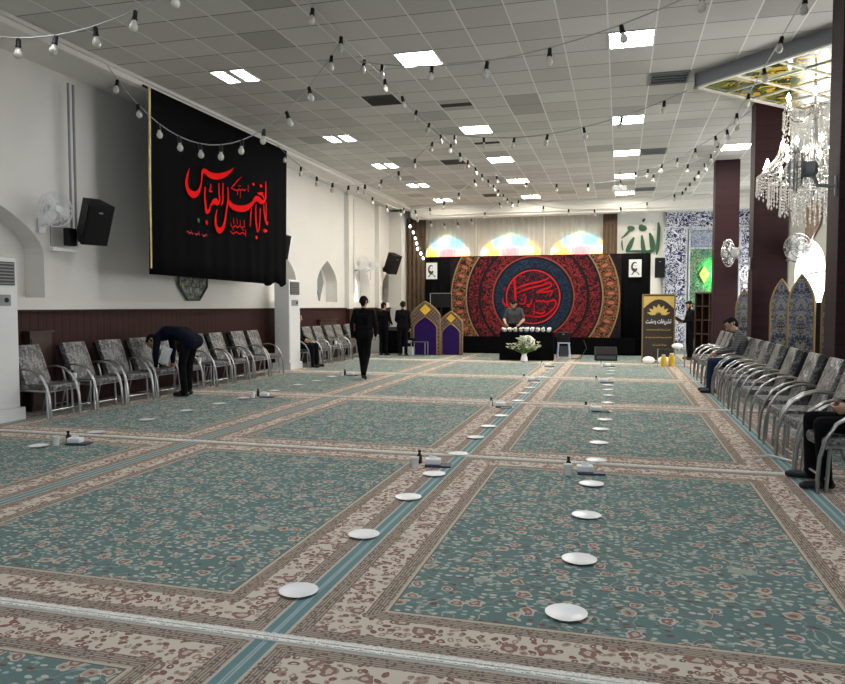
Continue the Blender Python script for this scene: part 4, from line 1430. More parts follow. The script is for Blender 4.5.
for z, a, b in ((0.86, -0.30, 0.30), (0.66, -0.32, 0.28), (0.46, -0.14, 0.20)):
    x = a
    while x < b:
        l = rd.uniform(0.05, 0.10); ribbon(mb, [(x, z + 0.01, 0.008), (x + l * 0.4, z - 0.012, 0.012), (x + l, z + rd.uniform(-.01, .02), 0.008)], None, 0.012, 0.003, 3)
        if rd.random() < 0.6: ribbon(mb, [(x + l * 0.5, z + 0.03, 0.009), (x + l * 0.5 + 0.012, z + 0.03, 0.009)], None, 0.012, 0.003, 2)
        x += l + 0.012
mb.build('gold_small_text', M['gold_print'], st)
# low glass table with boxes before the sign
lt = thing('low_table', 'low glass-topped metal table in front of the brown sign', 'table', (1.22, 18.55, FZ), -0.05)
MB().box((0, 0, 0.43), (0.66, 0.42, 0.015)).build('glass_top', M['glass'], lt)
for a in (-1, 1):
    for c in (-1, 1): MB().tube([(a * 0.31, c * 0.19, 0), (a * 0.31, c * 0.19, 0.425)], 0.014, 7).build('leg', M['steel'], lt)
    MB().tube([(a * 0.31, -0.19, 0.415), (a * 0.31, 0.19, 0.415)], 0.012, 6).build('rail', M['steel'], lt)
for k, (dx, h, r, lb) in enumerate([(-0.17, 0.26, 0.07, 'tall yellow jar under the low glass table, left one'), (0.02, 0.30, 0.075, 'tall yellow jar under the low glass table, right one')]):
    j = thing('juice_jar', lb, 'jar', (1.22 + dx, 18.62, FZ)); MB().lathe([(r * 0.8, 0), (r, 0.03), (r, h * 0.75), (r * 0.6, h)], 14).build('body', M['yellow'], j); MB().lathe([(r * 0.62, h), (r * 0.62, h + 0.03)], 12).build('lid', M['white_plastic'], j)
for k, (x, y, sx, lb) in enumerate([(0.72, 19.25, 0.16, 'white crumpled parcel on the floor left of the sign foot'), (1.1, 19.3, 0.17, 'white crumpled parcel on the floor at the sign foot, nearer the low table')]):
    o = MB().ball((0, 0, 0.10), (sx, 0.14, 0.10), None, 9, 6).build('parcel', M['paper']); o.location = (x, y, FZ); tag(o, lb, 'parcel')
o = MB().ball((0, 0, 0.07), (0.14, 0.12, 0.07), None, 9, 6).build('parcel', M['paper']); o.location = (1.36, 18.55, FZ + 0.44); tag(o, 'white crumpled parcel on top of the low glass table', 'parcel')

# dark bookshelf
bs = thing('bookshelf', 'dark wooden open bookshelf left of the far maroon column', 'bookshelf', (2.25, 20.1, FZ), -0.75)
for x in (-0.32, -0.107, 0.107, 0.32): MB().box((x, 0, 0.92), (0.035, 0.30, 1.84)).build('side_panel', M['shelf_wood'], bs)
for z in (0.04, 0.40, 0.76, 1.12, 1.48, 1.82): MB().box((0, 0, z), (0.66, 0.30, 0.035)).build('shelf', M['shelf_wood'], bs)
MB().box((0, 0.14, 0.92), (0.64, 0.015, 1.8)).build('back_panel', M['shelf_wood'], bs)

# front table with black cloth, flowers, man behind, bouquet
ft = thing('display_table', 'black-draped table in front of the roundel cloth', 'table', (-2.47, 19.95, FZ), 0.05)
MB().box((0, 0, 0.74), (1.40, 0.62, 0.04)).build('table_top', M['dark_grey'], ft)
for a in (-1, 1):
    for c in (-1, 1): MB().box((a * 0.64, c * 0.26, 0.36), (0.05, 0.05, 0.72)).build('leg', M['dark_grey'], ft)
pth = [(-0.72, -0.33), (0.72, -0.33), (0.72, 0.33), (-0.72, 0.33), (-0.72, -0.33)]
mb = MB(); n = 0; L = []
for i in range(4):
    for k in range(14):
        t = k / 14; x = pth[i][0] + (pth[i + 1][0] - pth[i][0]) * t; y = pth[i][1] + (pth[i + 1][1] - pth[i][1]) * t
        d = 0.018 * math.sin(len(L) * 1.9) ; L.append((x * (1 + d / 0.72), y * (1 + d / 0.33), x, y))
n = len(L)
for a in L: mb.v += [(a[2], a[3], 0.775), (a[2] * 1.0, a[3] * 1.0, 0.70), (a[0], a[1], 0.01)]
for i in range(n):
    j = (i + 1) % n; mb.f += [(3 * i, 3 * j, 3 * j + 1, 3 * i + 1), (3 * i + 1, 3 * j + 1, 3 * j + 2, 3 * i + 2)]
mb.f.append(tuple(3 * i for i in range(n)))
mb.build('cloth', M['black_cloth'], ft, True)
rd = random.Random(8)
for k in range(9):
    x = -2.47 - 0.60 + k * 0.15; y = 19.78 + 0.03 * (k % 2) + 0.0075 * k
    t = thing('flower_bowl', 'small bowl of white and yellow flowers on the black table, %s from the left' % ORD[k], 'flower bowl', (x, y, FZ + 0.776), 0, 'flower bowls on the black table')
    MB().lathe([(0.03, 0), (0.062, 0.035), (0.064, 0.045), (0.05, 0.04)], 12).build('bowl', M['china'], t)
    fl = MB(); fy = MB()
    for q in range(9):
        (fy if q % 4 == 0 else fl).ball((rd.uniform(-.055, .055), rd.uniform(-.05, .05), 0.06 + rd.uniform(0, .05)), rd.uniform(.02, .032), None, 6, 4)
    fl.build('blossoms', M['white_print'], t); fy.build('yellow_blossoms', M['petal'], t)
vs_ = thing('flower_vase', 'white vase with a wide bouquet of pale flowers in front of the black table', 'bouquet', (-2.44, 19.15, FZ))
MB().lathe([(0.075, 0), (0.10, 0.02), (0.085, 0.12), (0.06, 0.19), (0.075, 0.22)], 16).build('vase', M['china'], vs_, True)
lf = MB(); stm = MB(); rd = random.Random(4)
for k in range(64):
    a = rd.uniform(0, 2 * PI); e = rd.uniform(0.15, 1.35); r = rd.uniform(0.26, 0.46)
    p = Vector((math.cos(a) * math.cos(e) * r * 1.05, math.sin(a) * math.cos(e) * r * 0.7, 0.26 + math.sin(e) * r * 0.95))
    stm.tube([(0, 0, 0.20), p * 0.6 + Vector((0, 0, 0.09)), p], 0.005, 4)
    tdir = (p - Vector((0, 0, .2))).normalized(); sd = tdir.cross(Vector((0.3, 0.2, 1))).normalized() * 0.02
    q = p * 0.75 + Vector((0, 0, .05)); lf.add([q - sd, q + tdir * 0.07 , q + sd, q + tdir * 0.14 + Vector((0, 0, -.02))], [(0, 3, 1), (1, 3, 2), (0, 1, 2)])
    bl = MB()
    for m in range(6):
        w = m * PI / 3; e1 = Vector((math.cos(w), math.sin(w), 0.55)).normalized(); 
        s2 = e1.cross(Vector((0, 0, 1))).normalized()
        bl.add([p, p + e1 * 0.05 + s2 * 0.028, p + e1 * 0.088, p + e1 * 0.05 - s2 * 0.028], [(0, 1, 2, 3)])
    bl.ball(p, 0.012, None, 6, 4)
    bl.build('flower', M['petal'] if k % 3 else M['white_print'], vs_)
stm.build('stems', M['leaf'], vs_); lf.build('leaves', M['leaf'], vs_)
gd = MB().ball((0, 0, 0), (0.20, 0.05, 0.20), None, 20, 12).build('white_disc', M['china'], vs_, True); gd.location = (0.05, 0.28, 0.50)
stl = thing('stool', 'pale blue plastic stool right of the black table', 'stool', (-1.50, 20.35, FZ), 0.1)
MB().box((0, 0, 0.46), (0.34, 0.30, 0.03), bev=0.01).build('seat', M['blue_stool'], stl)
for a in (-1, 1):
    for c in (-1, 1): MB().tube([(a * 0.14, c * 0.12, 0.45), (a * 0.18, c * 0.15, 0)], [0.022, 0.026], 8).build('leg', M['blue_stool'], stl)
    MB().tube([(a * 0.16, -0.13, 0.22), (a * 0.16, 0.13, 0.22)], 0.012, 6).build('rung', M['blue_stool'], stl)
MB().box((0, 0.04, 0.22), (0.26, 0.02, 0.30)).build('back_apron', M['dark_grey'], stl)
sb = speaker('black loudspeaker box standing on the pale blue stool', (-1.50, 20.38, FZ + 0.475 + 0.14), -PI / 2, 0.0, False, (0.26, 0.36, 0.28))
wm = thing('stage_monitor', 'black wedge stage monitor on the floor right of the stool', 'loudspeaker', (-0.36, 20.3, FZ), 0.1)
MB().prism([(-0.20, 0), (0.20, 0), (0.20, 0.16), (0.02, 0.36), (-0.20, 0.36)], -0.29, 0.29, T(0, 0, 0, PI / 2 + PI)).build('cabinet', M['black_plastic'], wm)
MB().box((0, 0, 0), (0.52, 0.26, 0.014), T(0, -0.115, 0.265, 0, 0, 0.84)).build('grille', M['grille_black'], wm)
MB().box((0, -0.215, 0.09), (0.5, 0.02, 0.1)).build('front_plate', M['dark_grey'], wm)
cb = MB(); cb.tube([(-1.3, 20.3, FZ + 0.02), (-1.05, 20.5, FZ + 0.015), (-0.9, 20.9, FZ + .3), (-1.0, 21.3, FZ + 0.5)], 0.012, 6)
tag(cb.build('cable', M['black_plastic']), 'black cable looping up from the floor beside the stool', 'cable')

# purple arched partitions
def partition(label, x, y, w, h, rz):
    t = thing('arched_partition', label, 'partition', (x, y, FZ), rz)
    MB().prism(arch(w, h * 0.72, h, 10, 1.7, 0.0), 0, 0.05).build('lattice_board', M['lattice'], t)
    A = arch(w, h * 0.72, h, 10, 1.7, 0.0)
    MB().tube([(a, 0.02, b) for a, b in A + A[:1]], 0.026, 6).build('frame', M['gold'], t)
    B = arch(w * 0.80, h * 0.50, h * 0.72, 10, 1.7, 0.02)
    MB().prism(B, -0.022, 0.0).build('purple_panel', M['purple'], t)
    MB().tube([(a, -0.02, b) for a, b in B[1:] + B[:1]], 0.018, 6).build('inner_moulding', M['gold'], t)
    MB().prism([(-w * 0.19, h * 0.845), (0, h * 0.745), (w * 0.19, h * 0.845), (0, h * 0.945)], -0.03, 0.0).build('yellow_diamond', M['yellow'], t)
partition('taller purple arched partition with gold lattice, left of the pair', -5.68, 21.05, 0.90, 1.62, 0.04)
partition('shorter purple arched partition with gold lattice, right of the pair', -4.93, 21.25, 0.70, 1.32, 0.04)
mt = thing('metal_side_table', 'small bare metal-framed table before the taller purple partition', 'table', (-5.72, 20.55, FZ))
MB().box((0, 0, 0.42), (0.46, 0.36, 0.02)).build('table_top', M['dark_grey'], mt)
for a in (-1, 1):
    for c in (-1, 1): MB().tube([(a * 0.21, c * 0.16, 0), (a * 0.21, c * 0.16, 0.41)], 0.014, 6).build('leg', M['steel'], mt)
ms = thing('monitor_stand', 'flat black screen with a pale rim on a stand, behind the taller partition', 'screen', (-5.32, 21.55, FZ))
MB().tube([(0, 0.05, 0), (0, 0.05, 1.5)], 0.025, 8).build('pole', M['black_plastic'], ms)
MB().lathe([(0.25, 0), (0.25, 0.02), (0.03, 0.05)], 16, T(0, .05, 0)).build('base', M['black_plastic'], ms)
MB().box((0, 0, 1.66), (0.66, 0.05, 0.44), bev=0.01).build('screen', M['black_plastic'], ms)
rr = MB(); rr.box((-0.325, -0.03, 1.66), (0.025, 0.02, 0.44)).box((0, -0.03, 1.875), (0.66, 0.02, 0.016)); rr.build('pale_rim', M['grey_plastic'], ms)

# equipment table at the far left
et = thing('equipment_table', 'black-draped equipment table at the far left of the backdrop', 'table', (-6.62, 21.6, FZ))
MB().box((0, 0, 0.72), (1.15, 0.6, 0.03)).build('table_top', M['dark_grey'], et)
pleated('cloth', -0.58, 0.58, -0.32, 0.02, 0.735, 0.02, 0.2, M['black_cloth'], et)
for a in (-1, 1):
    for c in (-1, 1): MB().box((a * 0.52, c * 0.25, 0.35), (0.04, 0.04, 0.7)).build('leg', M['dark_grey'], et)
speaker('black loudspeaker cabinet on the equipment table, beside the purple partition', (-6.22, 21.62, FZ + 0.74 + 0.27), -PI / 2, 0, False, (0.34, 0.38, 0.54))
mx = thing('mixing_desk', 'dark mixing desk with pale keys on the equipment table', 'mixing desk', (-6.75, 21.55, FZ + 0.74))
MB().box((0, 0, 0.05), (0.5, 0.4, 0.1), bev=0.01).build('case', M['dark_grey'], mx)
kb = MB()
for i in range(8):
    for j in range(3): kb.box((-0.2 + i * 0.057, -0.1 + j * 0.1, 0.105), (0.022, 0.03, 0.02))
kb.build('faders', M['white_plastic'], mx)
for k, (x, y, z, m_, lb) in enumerate([(-6.18, 20.95, 0.0, 'paper', 'white carton on the floor below the equipment table, beside the standing man'), (-6.15, 20.98, 0.26, 'navy_suit', 'blue carton stacked on the white carton below the equipment table')]):
    t = thing('carton', lb, 'box', (x, y, FZ + z)); MB().box((0, 0, 0.125), (0.3, 0.26, 0.25), bev=0.008).build('box', M[m_], t); MB().box((0, -0.132, 0.15), (0.2, 0.004, 0.08)).build('pale_label', M['white_print'], t)
wb = thing('white_chest', 'low white chest on the floor at the far left behind the standing men', 'box', (-7.6, 21.9, FZ))
MB().box((0, 0, 0.25), (0.5, 0.5, 0.5), bev=0.02).build('body', M['white_plastic'], wb); MB().box((0, 0, 0.53), (0.52, 0.52, 0.06), bev=0.02).build('lid', M['white_plastic'], wb)

# stained arched screens behind the right chairs
def screen(label, x, y, rz, w=0.50, h=2.08):
    t = thing('arched_screen', label, 'screen', (x, y, FZ), rz, 'arched stained panels behind the right chairs')
    A = arch(w, h * 0.76, h, 10, 1.9, 0.0)
    MB().prism(A, 0.0, 0.03).build('stained_panel', M['screen'], t)
    MB().tube([(a, 0.015, b) for a, b in A + A[:1]], 0.022, 6).build('frame', M['gold'], t)
    MB().box((0, 0.10, 0.03), (w * 0.9, 0.3, 0.05)).build('foot', M['shelf_wood'], t)
screen('blue arched stained panel standing against the middle maroon column', 2.60, 13.22, -0.45, 0.33, 1.93)
screen('blue arched stained panel in the middle of the three behind the right chairs', 2.72, 12.38, -0.45, 0.37, 1.97)
screen('blue arched stained panel nearest the viewer, beside the nearest maroon column', 2.78, 10.7, -0.6, 0.36, 1.96)
screen('gold-tipped arched panel between the far and middle columns, left one', 2.62, 17.1, -0.5, 0.34, 1.85)
screen('gold-tipped arched panel between the far and middle columns, right one', 2.80, 16.2, -0.5, 0.34, 1.85)
bl_ = thing('black_panel_board', 'black panel board standing between the two nearer blue arched panels', 'board', (3.35, 13.35, FZ), -0.4)
MB().box((0, 0, 0.8), (0.7, 0.03, 1.5)).build('board', M['black_plastic'], bl_); MB().box((0, 0.05, 0.03), (0.8, 0.3, 0.05)).build('foot', M['black_plastic'], bl_)
bl2 = thing('black_panel_board', 'black panel board standing right of the middle blue arched panel', 'board', (3.3, 12.0, FZ), -0.5)
MB().box((0, 0, 0.72), (0.6, 0.03, 1.44)).build('board', M['black_plastic'], bl2); MB().box((0, 0.05, 0.03), (0.6, 0.3, 0.05)).build('foot', M['black_plastic'], bl2)
# cream drape and patterned hanging beside the bright window
tag(pleated('drape', 4.35, 5.15, YB - 0.3, 0.02, 4.6, 0.03, 0.16, plain('cream_drape', (0.62, 0.56, 0.44), 0.85), thick=0.01), 'cream pleated drape in the far right corner beside the bright window', 'curtain')
hg = thing('patterned_hanging', 'patterned red and cream valance above the bright right window', 'hanging', (XR - 0.06, 21.9, 3.15), -PI / 2)
g_h = mosaic_mat('valance_pattern', (0.60, 0.52, 0.40), (0.42, 0.20, 0.13), 6.0, 0.06, (0.30, 0.32, 0.30))
MB().prism([(-1.2, 1.3), (-1.2, 0.15), (-0.7, 0.1), (-0.2, 0.35), (0.3, 0.55), (0.9, 1.3)], -0.02, 0.02).build('cloth', g_h, hg)
MB().box((-0.1, 0, 1.32), (2.3, 0.05, 0.05)).build('rail', M['shelf_wood'], hg)

# ================================================================== CHANDELIER
ch = thing('chandelier', 'large lit crystal chandelier hanging from the stained glass box', 'chandelier', (2.72, 11.85, 0))
MB().tube([(0, 0, 4.82), (0, 0, 3.2)], 0.02, 8).build('chain', M['chrome'], ch)
MB().lathe([(0.02, 3.1), (0.08, 3.2), (0.05, 3.35), (0.10, 3.5), (0.04, 3.7), (0.07, 3.95), (0.03, 4.2), (0.09, 4.4), (0.02, 4.5)], 14).build('stem', M['chrome'], ch, True)
def candle_arm(a, R, zb, z0):
    cs, sn = math.cos(a), math.sin(a)
    am = MB().tube([(0.05 * cs, 0.05 * sn, z0), (R * 0.4 * cs, R * 0.4 * sn, z0 - 0.12), (R * 0.8 * cs, R * 0.8 * sn, z0 - 0.08), (R * cs, R * sn, zb - 0.16)], 0.012, 6)
    am.lathe([(0.02, 0), (0.06, 0.02), (0.06, 0.03), (0.015, 0.03)], 10, T(R * cs, R * sn, zb - 0.17))
    o = am.build('arm', M['chrome'], ch, True)
    MB().lathe([(0.016, 0), (0.016, 0.10), (0.012, 0.10)], 8, T(R * cs, R * sn, zb - 0.14)).build('candle', M['white_plastic'], o)
    MB().lathe([(0.012, -0.03), (0.030, 0.01), (0.028, 0.035), (0.012, 0.07), (0.003, 0.09)], 9, T(R * cs, R * sn, zb)).build('bulb', M['candle'], o, True)
for k in range(10): candle_arm(2 * PI * k / 10 + 0.2, 0.66, 3.58, 3.55)
for k in range(8): candle_arm(2 * PI * k / 8, 0.42, 3.86, 3.80)
for k in range(6): candle_arm(2 * PI * k / 6 + 0.3, 0.40, 4.52, 4.35)
def drops(mb, p, n, s):
    for k in range(n):
        z = p[2] - k * s * 2.1; w = s * (0.55 if k < n - 1 else 0.8)
        h = s if k < n - 1 else s * 1.7
        mb.add([(p[0], p[1], z), (p[0] + w, p[1], z - h), (p[0], p[1] + w, z - h), (p[0] - w, p[1], z - h), (p[0], p[1] - w, z - h), (p[0], p[1], z - 2 * h)],
               [(0, 1, 2), (0, 2, 3), (0, 3, 4), (0, 4, 1), (5, 2, 1), (5, 3, 2), (5, 4, 3), (5, 1, 4)])
rd = random.Random(3)
for R, zt_, n, k_ in ((0.76, 3.42, 5, 64), (0.60, 3.36, 7, 52), (0.44, 3.26, 8, 40), (0.26, 3.16, 9, 26), (0.42, 4.36, 4, 36)):
    mb = MB()
    for k in range(k_):
        a = 2 * PI * k / k_; drops(mb, (R * math.cos(a), R * math.sin(a), zt_ + rd.uniform(-.02, .02)), n + (k % 2), 0.021)
    mb.tube([(R * math.cos(q * PI / 20), R * math.sin(q * PI / 20), zt_ + 0.01) for q in range(41)], 0.010, 5, cap=False)
    o = mb.build('crystal_skirt', M['crystal'], ch); o['kind'] = 'stuff'
mb = MB()
for k in range(30):
    a = 2 * PI * k / 30
    for s in range(20):
        t = s / 19; R = 0.40 + 0.34 * t ** 1.5; z = 4.32 - 0.88 * t - 0.35 * math.sin(PI * t) * (1 - t)
        drops(mb, (R * math.cos(a), R * math.sin(a), z), 1, 0.015)
o = mb.build('crystal_strands', M['crystal'], ch); o['kind'] = 'stuff'
# ================================================================== CHAIRS
def armchair():
    """faces local +x"""
    t = thing('armchair', 'x', 'chair')
    MB().box((0.03, 0, 0.40), (0.50, 0.48, 0.09), bev=0.03).build('seat', M['fabric'], t, True)
    R = T(-0.215, 0, 0.66, 0, -0.36)
    b = MB().box((0, 0, 0.02), (0.085, 0.47, 0.58), R, bev=0.028).build('backrest', M['fabric'], t, True)
    MB().box((-0.070, 0, 0.02), (0.065, 0.462, 0.575), R, bev=0.015).build('back_shell', M['leather'], b, True)
    for s in (-1, 1):
        y = s * 0.275
        P = [(-0.26, y, 0.60), (-0.16, y, 0.645), (-0.04, y, 0.655), (0.08, y, 0.625), (0.19, y, 0.55), (0.265, y, 0.43), (0.305, y, 0.28), (0.318, y, 0.12), (0.32, y, 0)]
        MB().tube(P, 0.026, 8, flat=0.55).build('armrest', M['arm_metal'], t, True)
        MB().tube([(0.22, s * 0.235, 0.37), (0.24, s * 0.235, 0)], 0.015, 7).build('leg', M['steel'], t, True)
        MB().tube([(-0.26, y, 0.60), (-0.20, y, 0.38), (-0.30, y, 0)], 0.016, 7).build('leg', M['steel'], t, True)
    f = MB()
    for s in (-1, 1): f.tube([(-0.21, s * 0.26, 0.365), (0.28, s * 0.26, 0.365)], 0.013, 6)
    f.tube([(0.26, -0.275, 0.36), (0.26, 0.275, 0.36)], 0.013, 6).tube([(-0.2, -0.27, 0.37), (-0.2, 0.27, 0.37)], 0.013, 6)
    f.build('seat_frame', M['steel'], t)
    MB().tube([(0.24, -0.235, 0.10), (0.24, 0.235, 0.10)], 0.011, 6).build('stretcher', M['steel'], t)
    return t
CH = armchair()
LEFTY = [8.0, 8.88, 9.62, 10.35, 11.05, 12.05, 12.72, 13.55, 14.22, 16.24, 17.02, 17.68, 18.45, 19.1, 19.95]
rd = random.Random(2)
for k, y in enumerate(LEFTY):
    lb = 'silver padded armchair in the left wall row, %s from the front%s' % (ORD[k], {9: ', occupied'}.get(k, ''))
    first(CH, (-7.48, y, FZ), rd.uniform(-0.10, 0.03), lb, 'armchairs along the left wall')
RIGHTY = [6.60, 7.40, 8.10, 8.95, 9.95, 10.85, 11.65, 12.42, 13.22, 14.30, 14.98, 15.72, 16.45]
for k, y in enumerate(RIGHTY):
    lb = 'silver padded armchair in the right row, %s from the front%s' % (ORD[k], ', occupied' if k in (0, 8) else '')
    dup(CH, (1.83, y, FZ), PI + rd.uniform(-0.05, 0.08), lb, 'armchairs along the right columns')

def side_table():
    t = thing('side_table', 'x', 'table')
    MB().box((0, 0, 0.44), (0.44, 0.27, 0.015), bev=0.004).build('table_top', M['glass'], t)
    for a in (-1, 1):
        for c in (-1, 1): MB().tube([(a * 0.2, c * 0.115, 0), (a * 0.2, c * 0.115, 0.432)], 0.011, 6).build('leg', M['steel'], t)
    r = MB()
    for a in (-1, 1): r.tube([(a * 0.2, -0.115, 0.12), (a * 0.2, 0.115, 0.12)], 0.008, 5).tube([(-0.2, a * 0.115, 0.425), (0.2, a * 0.115, 0.425)], 0.008, 5)
    r.build('rail', M['steel'], t); return t
ST = side_table()
def cup():
    t = thing('paper_cup', 'x', 'cup')
    MB().lathe([(0.028, 0), (0.038, 0.095), (0.040, 0.098), (0.036, 0.094), (0.026, 0.006)], 14).build('body', M['paper'], t, True); return t
def bottle():
    t = thing('small_bottle', 'x', 'bottle')
    MB().lathe([(0.022, 0), (0.025, 0.01), (0.025, 0.07), (0.012, 0.095), (0.012, 0.105)], 12).build('body', M['bottle_dark'], t, True)
    MB().lathe([(0.015, 0.103), (0.015, 0.125)], 10).build('cap', M['black_plastic'], t); return t
def tissue():
    t = thing('tissue_box', 'x', 'tissue box')
    MB().box((0.03, -0.01, 0.008), (0.24, 0.14, 0.016), bev=0.004).build('tray', M['navy'], t)
    MB().box((-0.02, 0.01, 0.043), (0.145, 0.10, 0.054), bev=0.012).build('box', M['paper'], t)
    m = MB(); m.add([(-0.05, -0.02, 0.066), (0.01, -0.02, 0.066), (0.01, 0.03, 0.066), (-0.05, 0.03, 0.066), (-0.055, 0.0, 0.098), (0.015, 0.015, 0.09)], [(0, 1, 5, 4), (1, 2, 5), (2, 3, 4, 5), (3, 0, 4), (0, 3, 2, 1)])
    m.build('tissue', M['white_print'], t); return t
CUP, BOT, TIS = cup(), bottle(), tissue()
for k, y in enumerate([8.44, 11.56, 13.14, 18.06]):
    first(ST, (-7.42, y, FZ), 0, 'small glass-topped metal side table between left armchairs, %s from the front' % ORD[k], 'side tables between the left armchairs')
    z = FZ + 0.449
    first(CUP, (-7.36, y - 0.04, z), 0, 'white paper cup on the %s side table between the left armchairs' % ORD[k], 'paper cups')
    first(BOT, (-7.46, y + 0.05, z), 0, 'small dark bottle on the %s side table between the left armchairs' % ORD[k], 'small dark bottles')

# ================================================================== PLATES AND SETTINGS
def plate():
    return MB().lathe([(0.05, 0.0), (0.065, 0.002), (0.098, 0.012), (0.102, 0.014), (0.098, 0.0146), (0.066, 0.005), (0.0, 0.0045)], 28).build('plate', M['china'], None, True)
PL = plate(); PL['category'] = 'plate'
ROWA = [(-1.59, 3.4), (-1.58, 4.36), (-1.56, 5.31), (-1.56, 6.11), (-1.54, 7.01), (-1.55, 7.95), (-1.54, 8.72), (-1.52, 9.61), (-1.56, 10.42), (-1.52, 11.21), (-1.54, 12.2), (-1.55, 13.05), (-1.55, 14.0), (-1.54, 15.16), (-1.55, 16.2), (-1.58, 17.2)]
ROWB = [(-0.23, 3.49), (-0.21, 4.26), (-0.21, 5.18), (-0.21, 6.11), (-0.2, 7.06), (-0.2, 7.98), (-0.2, 8.87), (-0.17, 9.62), (-0.18, 10.4), (-0.16, 11.34), (-0.16, 12.27), (-0.19, 13.1), (-0.2, 13.85), (-0.18, 15.2), (-0.19, 16.1), (-0.18, 16.95), (-0.19, 17.8)]
ROWC = [(-5.91, 6.24), (-5.9, 7.1), (-5.91, 8.05), (-5.88, 8.9), (-5.83, 9.67), (-5.82, 10.38), (-5.8, 11.41), (-5.81, 12.4), (-5.77, 13.16), (-5.79, 13.99)]
for R, nm in ((ROWA, 'row along the teal seam'), (ROWB, 'row across the right rugs'), (ROWC, 'row across the left rugs')):
    for k, (x, y) in enumerate(R):
        o = first(PL, (x, y - 0.03, FZ), k * 0.7, 'white plate, %s from the front in the %s' % (ORD[k], nm), 'white plates in rows on the carpet')
for R, nm in (([(-1.74, 6.55), (-1.76, 10.60), (-1.76, 14.40), (-1.78, 17.9)], 'row along the teal seam'), ([(-0.36, 6.62), (-0.38, 10.50), (-0.36, 14.45), (-0.36, 18.3)], 'row across the right rugs'), ([(-5.72, 6.55), (-5.66, 10.72), (-5.62, 14.5)], 'row across the left rugs')):
    for k, (x, y) in enumerate(R):
        first(CUP, (x - 0.06, y - 0.24, FZ), 0, 'white paper cup at the %s setting of the %s' % (ORD[k], nm), 'paper cups')
        first(BOT, (x - 0.07, y - 0.05, FZ), 0, 'small dark bottle at the %s setting of the %s' % (ORD[k], nm), 'small dark bottles')
        first(TIS, (x + 0.10, y - 0.12, FZ), 0.15, 'white tissue box on dark tray, %s setting of the %s' % (ORD[k], nm), 'tissue boxes on the carpet')
wc = MB().tube([(1.28, 7.55, FZ + 0.015), (1.42, 7.6, FZ + 0.03), (1.52, 7.55, FZ + 0.02), (1.62, 7.4, FZ + 0.015)], 0.012, 6).build('extension_cord', M['white_plastic'])
tag(wc, 'short white cord on the carpet beside the nearest right armchairs', 'cord')

# ================================================================== PEOPLE
def hull_capsule(bm, a, b, ra, rb):
    vs = []
    for c, r in ((a, ra), (b, rb)):
        for i in range(1, 6):
            p = PI * i / 6
            for k in range(10):
                q = 2 * PI * k / 10
                vs.append(bm.verts.new((c[0] + r * math.sin(p) * math.cos(q), c[1] + r * math.sin(p) * math.sin(q), c[2] + r * math.cos(p))))
        vs.append(bm.verts.new((c[0], c[1], c[2] + r))); vs.append(bm.verts.new((c[0], c[1], c[2] - r)))
    res = bmesh.ops.convex_hull(bm, input=vs)
    dead = [g for g in res['geom_interior'] if isinstance(g, bmesh.types.BMVert)] + [g for g in res['geom_unused'] if isinstance(g, bmesh.types.BMVert)]
    bmesh.ops.delete(bm, geom=list(set(dead)), context='VERTS')
def solid(name, caps, mats, parent, voxel=0.011, smooth=4):
    """caps: (a, b, ra, rb, tag) -> one continuous surface, coloured by the nearest piece"""
    bm = bmesh.new()
    for a, b, ra, rb, tg in caps:
        a = Vector(a); b = Vector(b)
        if (a - b).length < 1e-4: b = b + Vector((0, 0, 0.001))
        hull_capsule(bm, a, b, ra, rb)
    me = bpy.data.meshes.new('t'); bm.to_mesh(me); bm.free()
    o = bpy.data.objects.new('t', me); COL.objects.link(o)
    r = o.modifiers.new('r', 'REMESH'); r.mode = 'VOXEL'; r.voxel_size = voxel
    s = o.modifiers.new('s', 'SMOOTH'); s.factor = 0.5; s.iterations = smooth
    me2 = bpy.data.meshes.new_from_object(o.evaluated_get(bpy.context.evaluated_depsgraph_get()))
    bpy.data.objects.remove(o); bpy.data.meshes.remove(me)
    me2.name = name; me2.materials.clear()
    tags = sorted(set(c[4] for c in caps))
    for tg in tags: me2.materials.append(M[mats[tg]])
    n = len(me2.polygons); C = np.empty(n * 3); me2.polygons.foreach_get('center', C); C = C.reshape(-1, 3)
    best = np.full(n, 1e9); idx = np.zeros(n, int)
    for a, b, ra, rb, tg in caps:
        A = np.array(a, float); D = np.array(b, float) - A; L = max(D @ D, 1e-9)
        t = np.clip((C - A) @ D / L, 0, 1); d = np.linalg.norm(C - A - t[:, None] * D, axis=1) - (ra + (rb - ra) * t)
        m = d < best; best[m] = d[m]; idx[m] = tags.index(tg)
    me2.polygons.foreach_set('material_index', idx.astype(np.int32))
    me2.polygons.foreach_set('use_smooth', np.ones(n, bool)); me2.update()
    o = bpy.data.objects.new(name, me2); COL.objects.link(o); o.parent = parent
    return o
STAND = dict(pelvis=(0, 0, 0.95), waist=(0, 0.0, 1.08), chest=(0, 0.0, 1.28), neck=(0, -0.01, 1.44), head=(0, 0.02, 1.585), hf=(0, 1, -0.05),
             shL=(-0.175, 0, 1.385), elL=(-0.225, -0.03, 1.11), wrL=(-0.225, 0.04, 0.875), shR=(0.175, 0, 1.385), elR=(0.225, -0.03, 1.11), wrR=(0.225, 0.04, 0.875),
             hipL=(-0.09, 0, 0.90), knL=(-0.10, 0.02, 0.49), anL=(-0.10, -0.01, 0.085), toL=(-0.12, 0.15, 0.035),
             hipR=(0.09, 0, 0.90), knR=(0.10, 0.02, 0.49), anR=(0.10, -0.01, 0.085), toR=(0.12, 0.15, 0.035), curl=0.5)
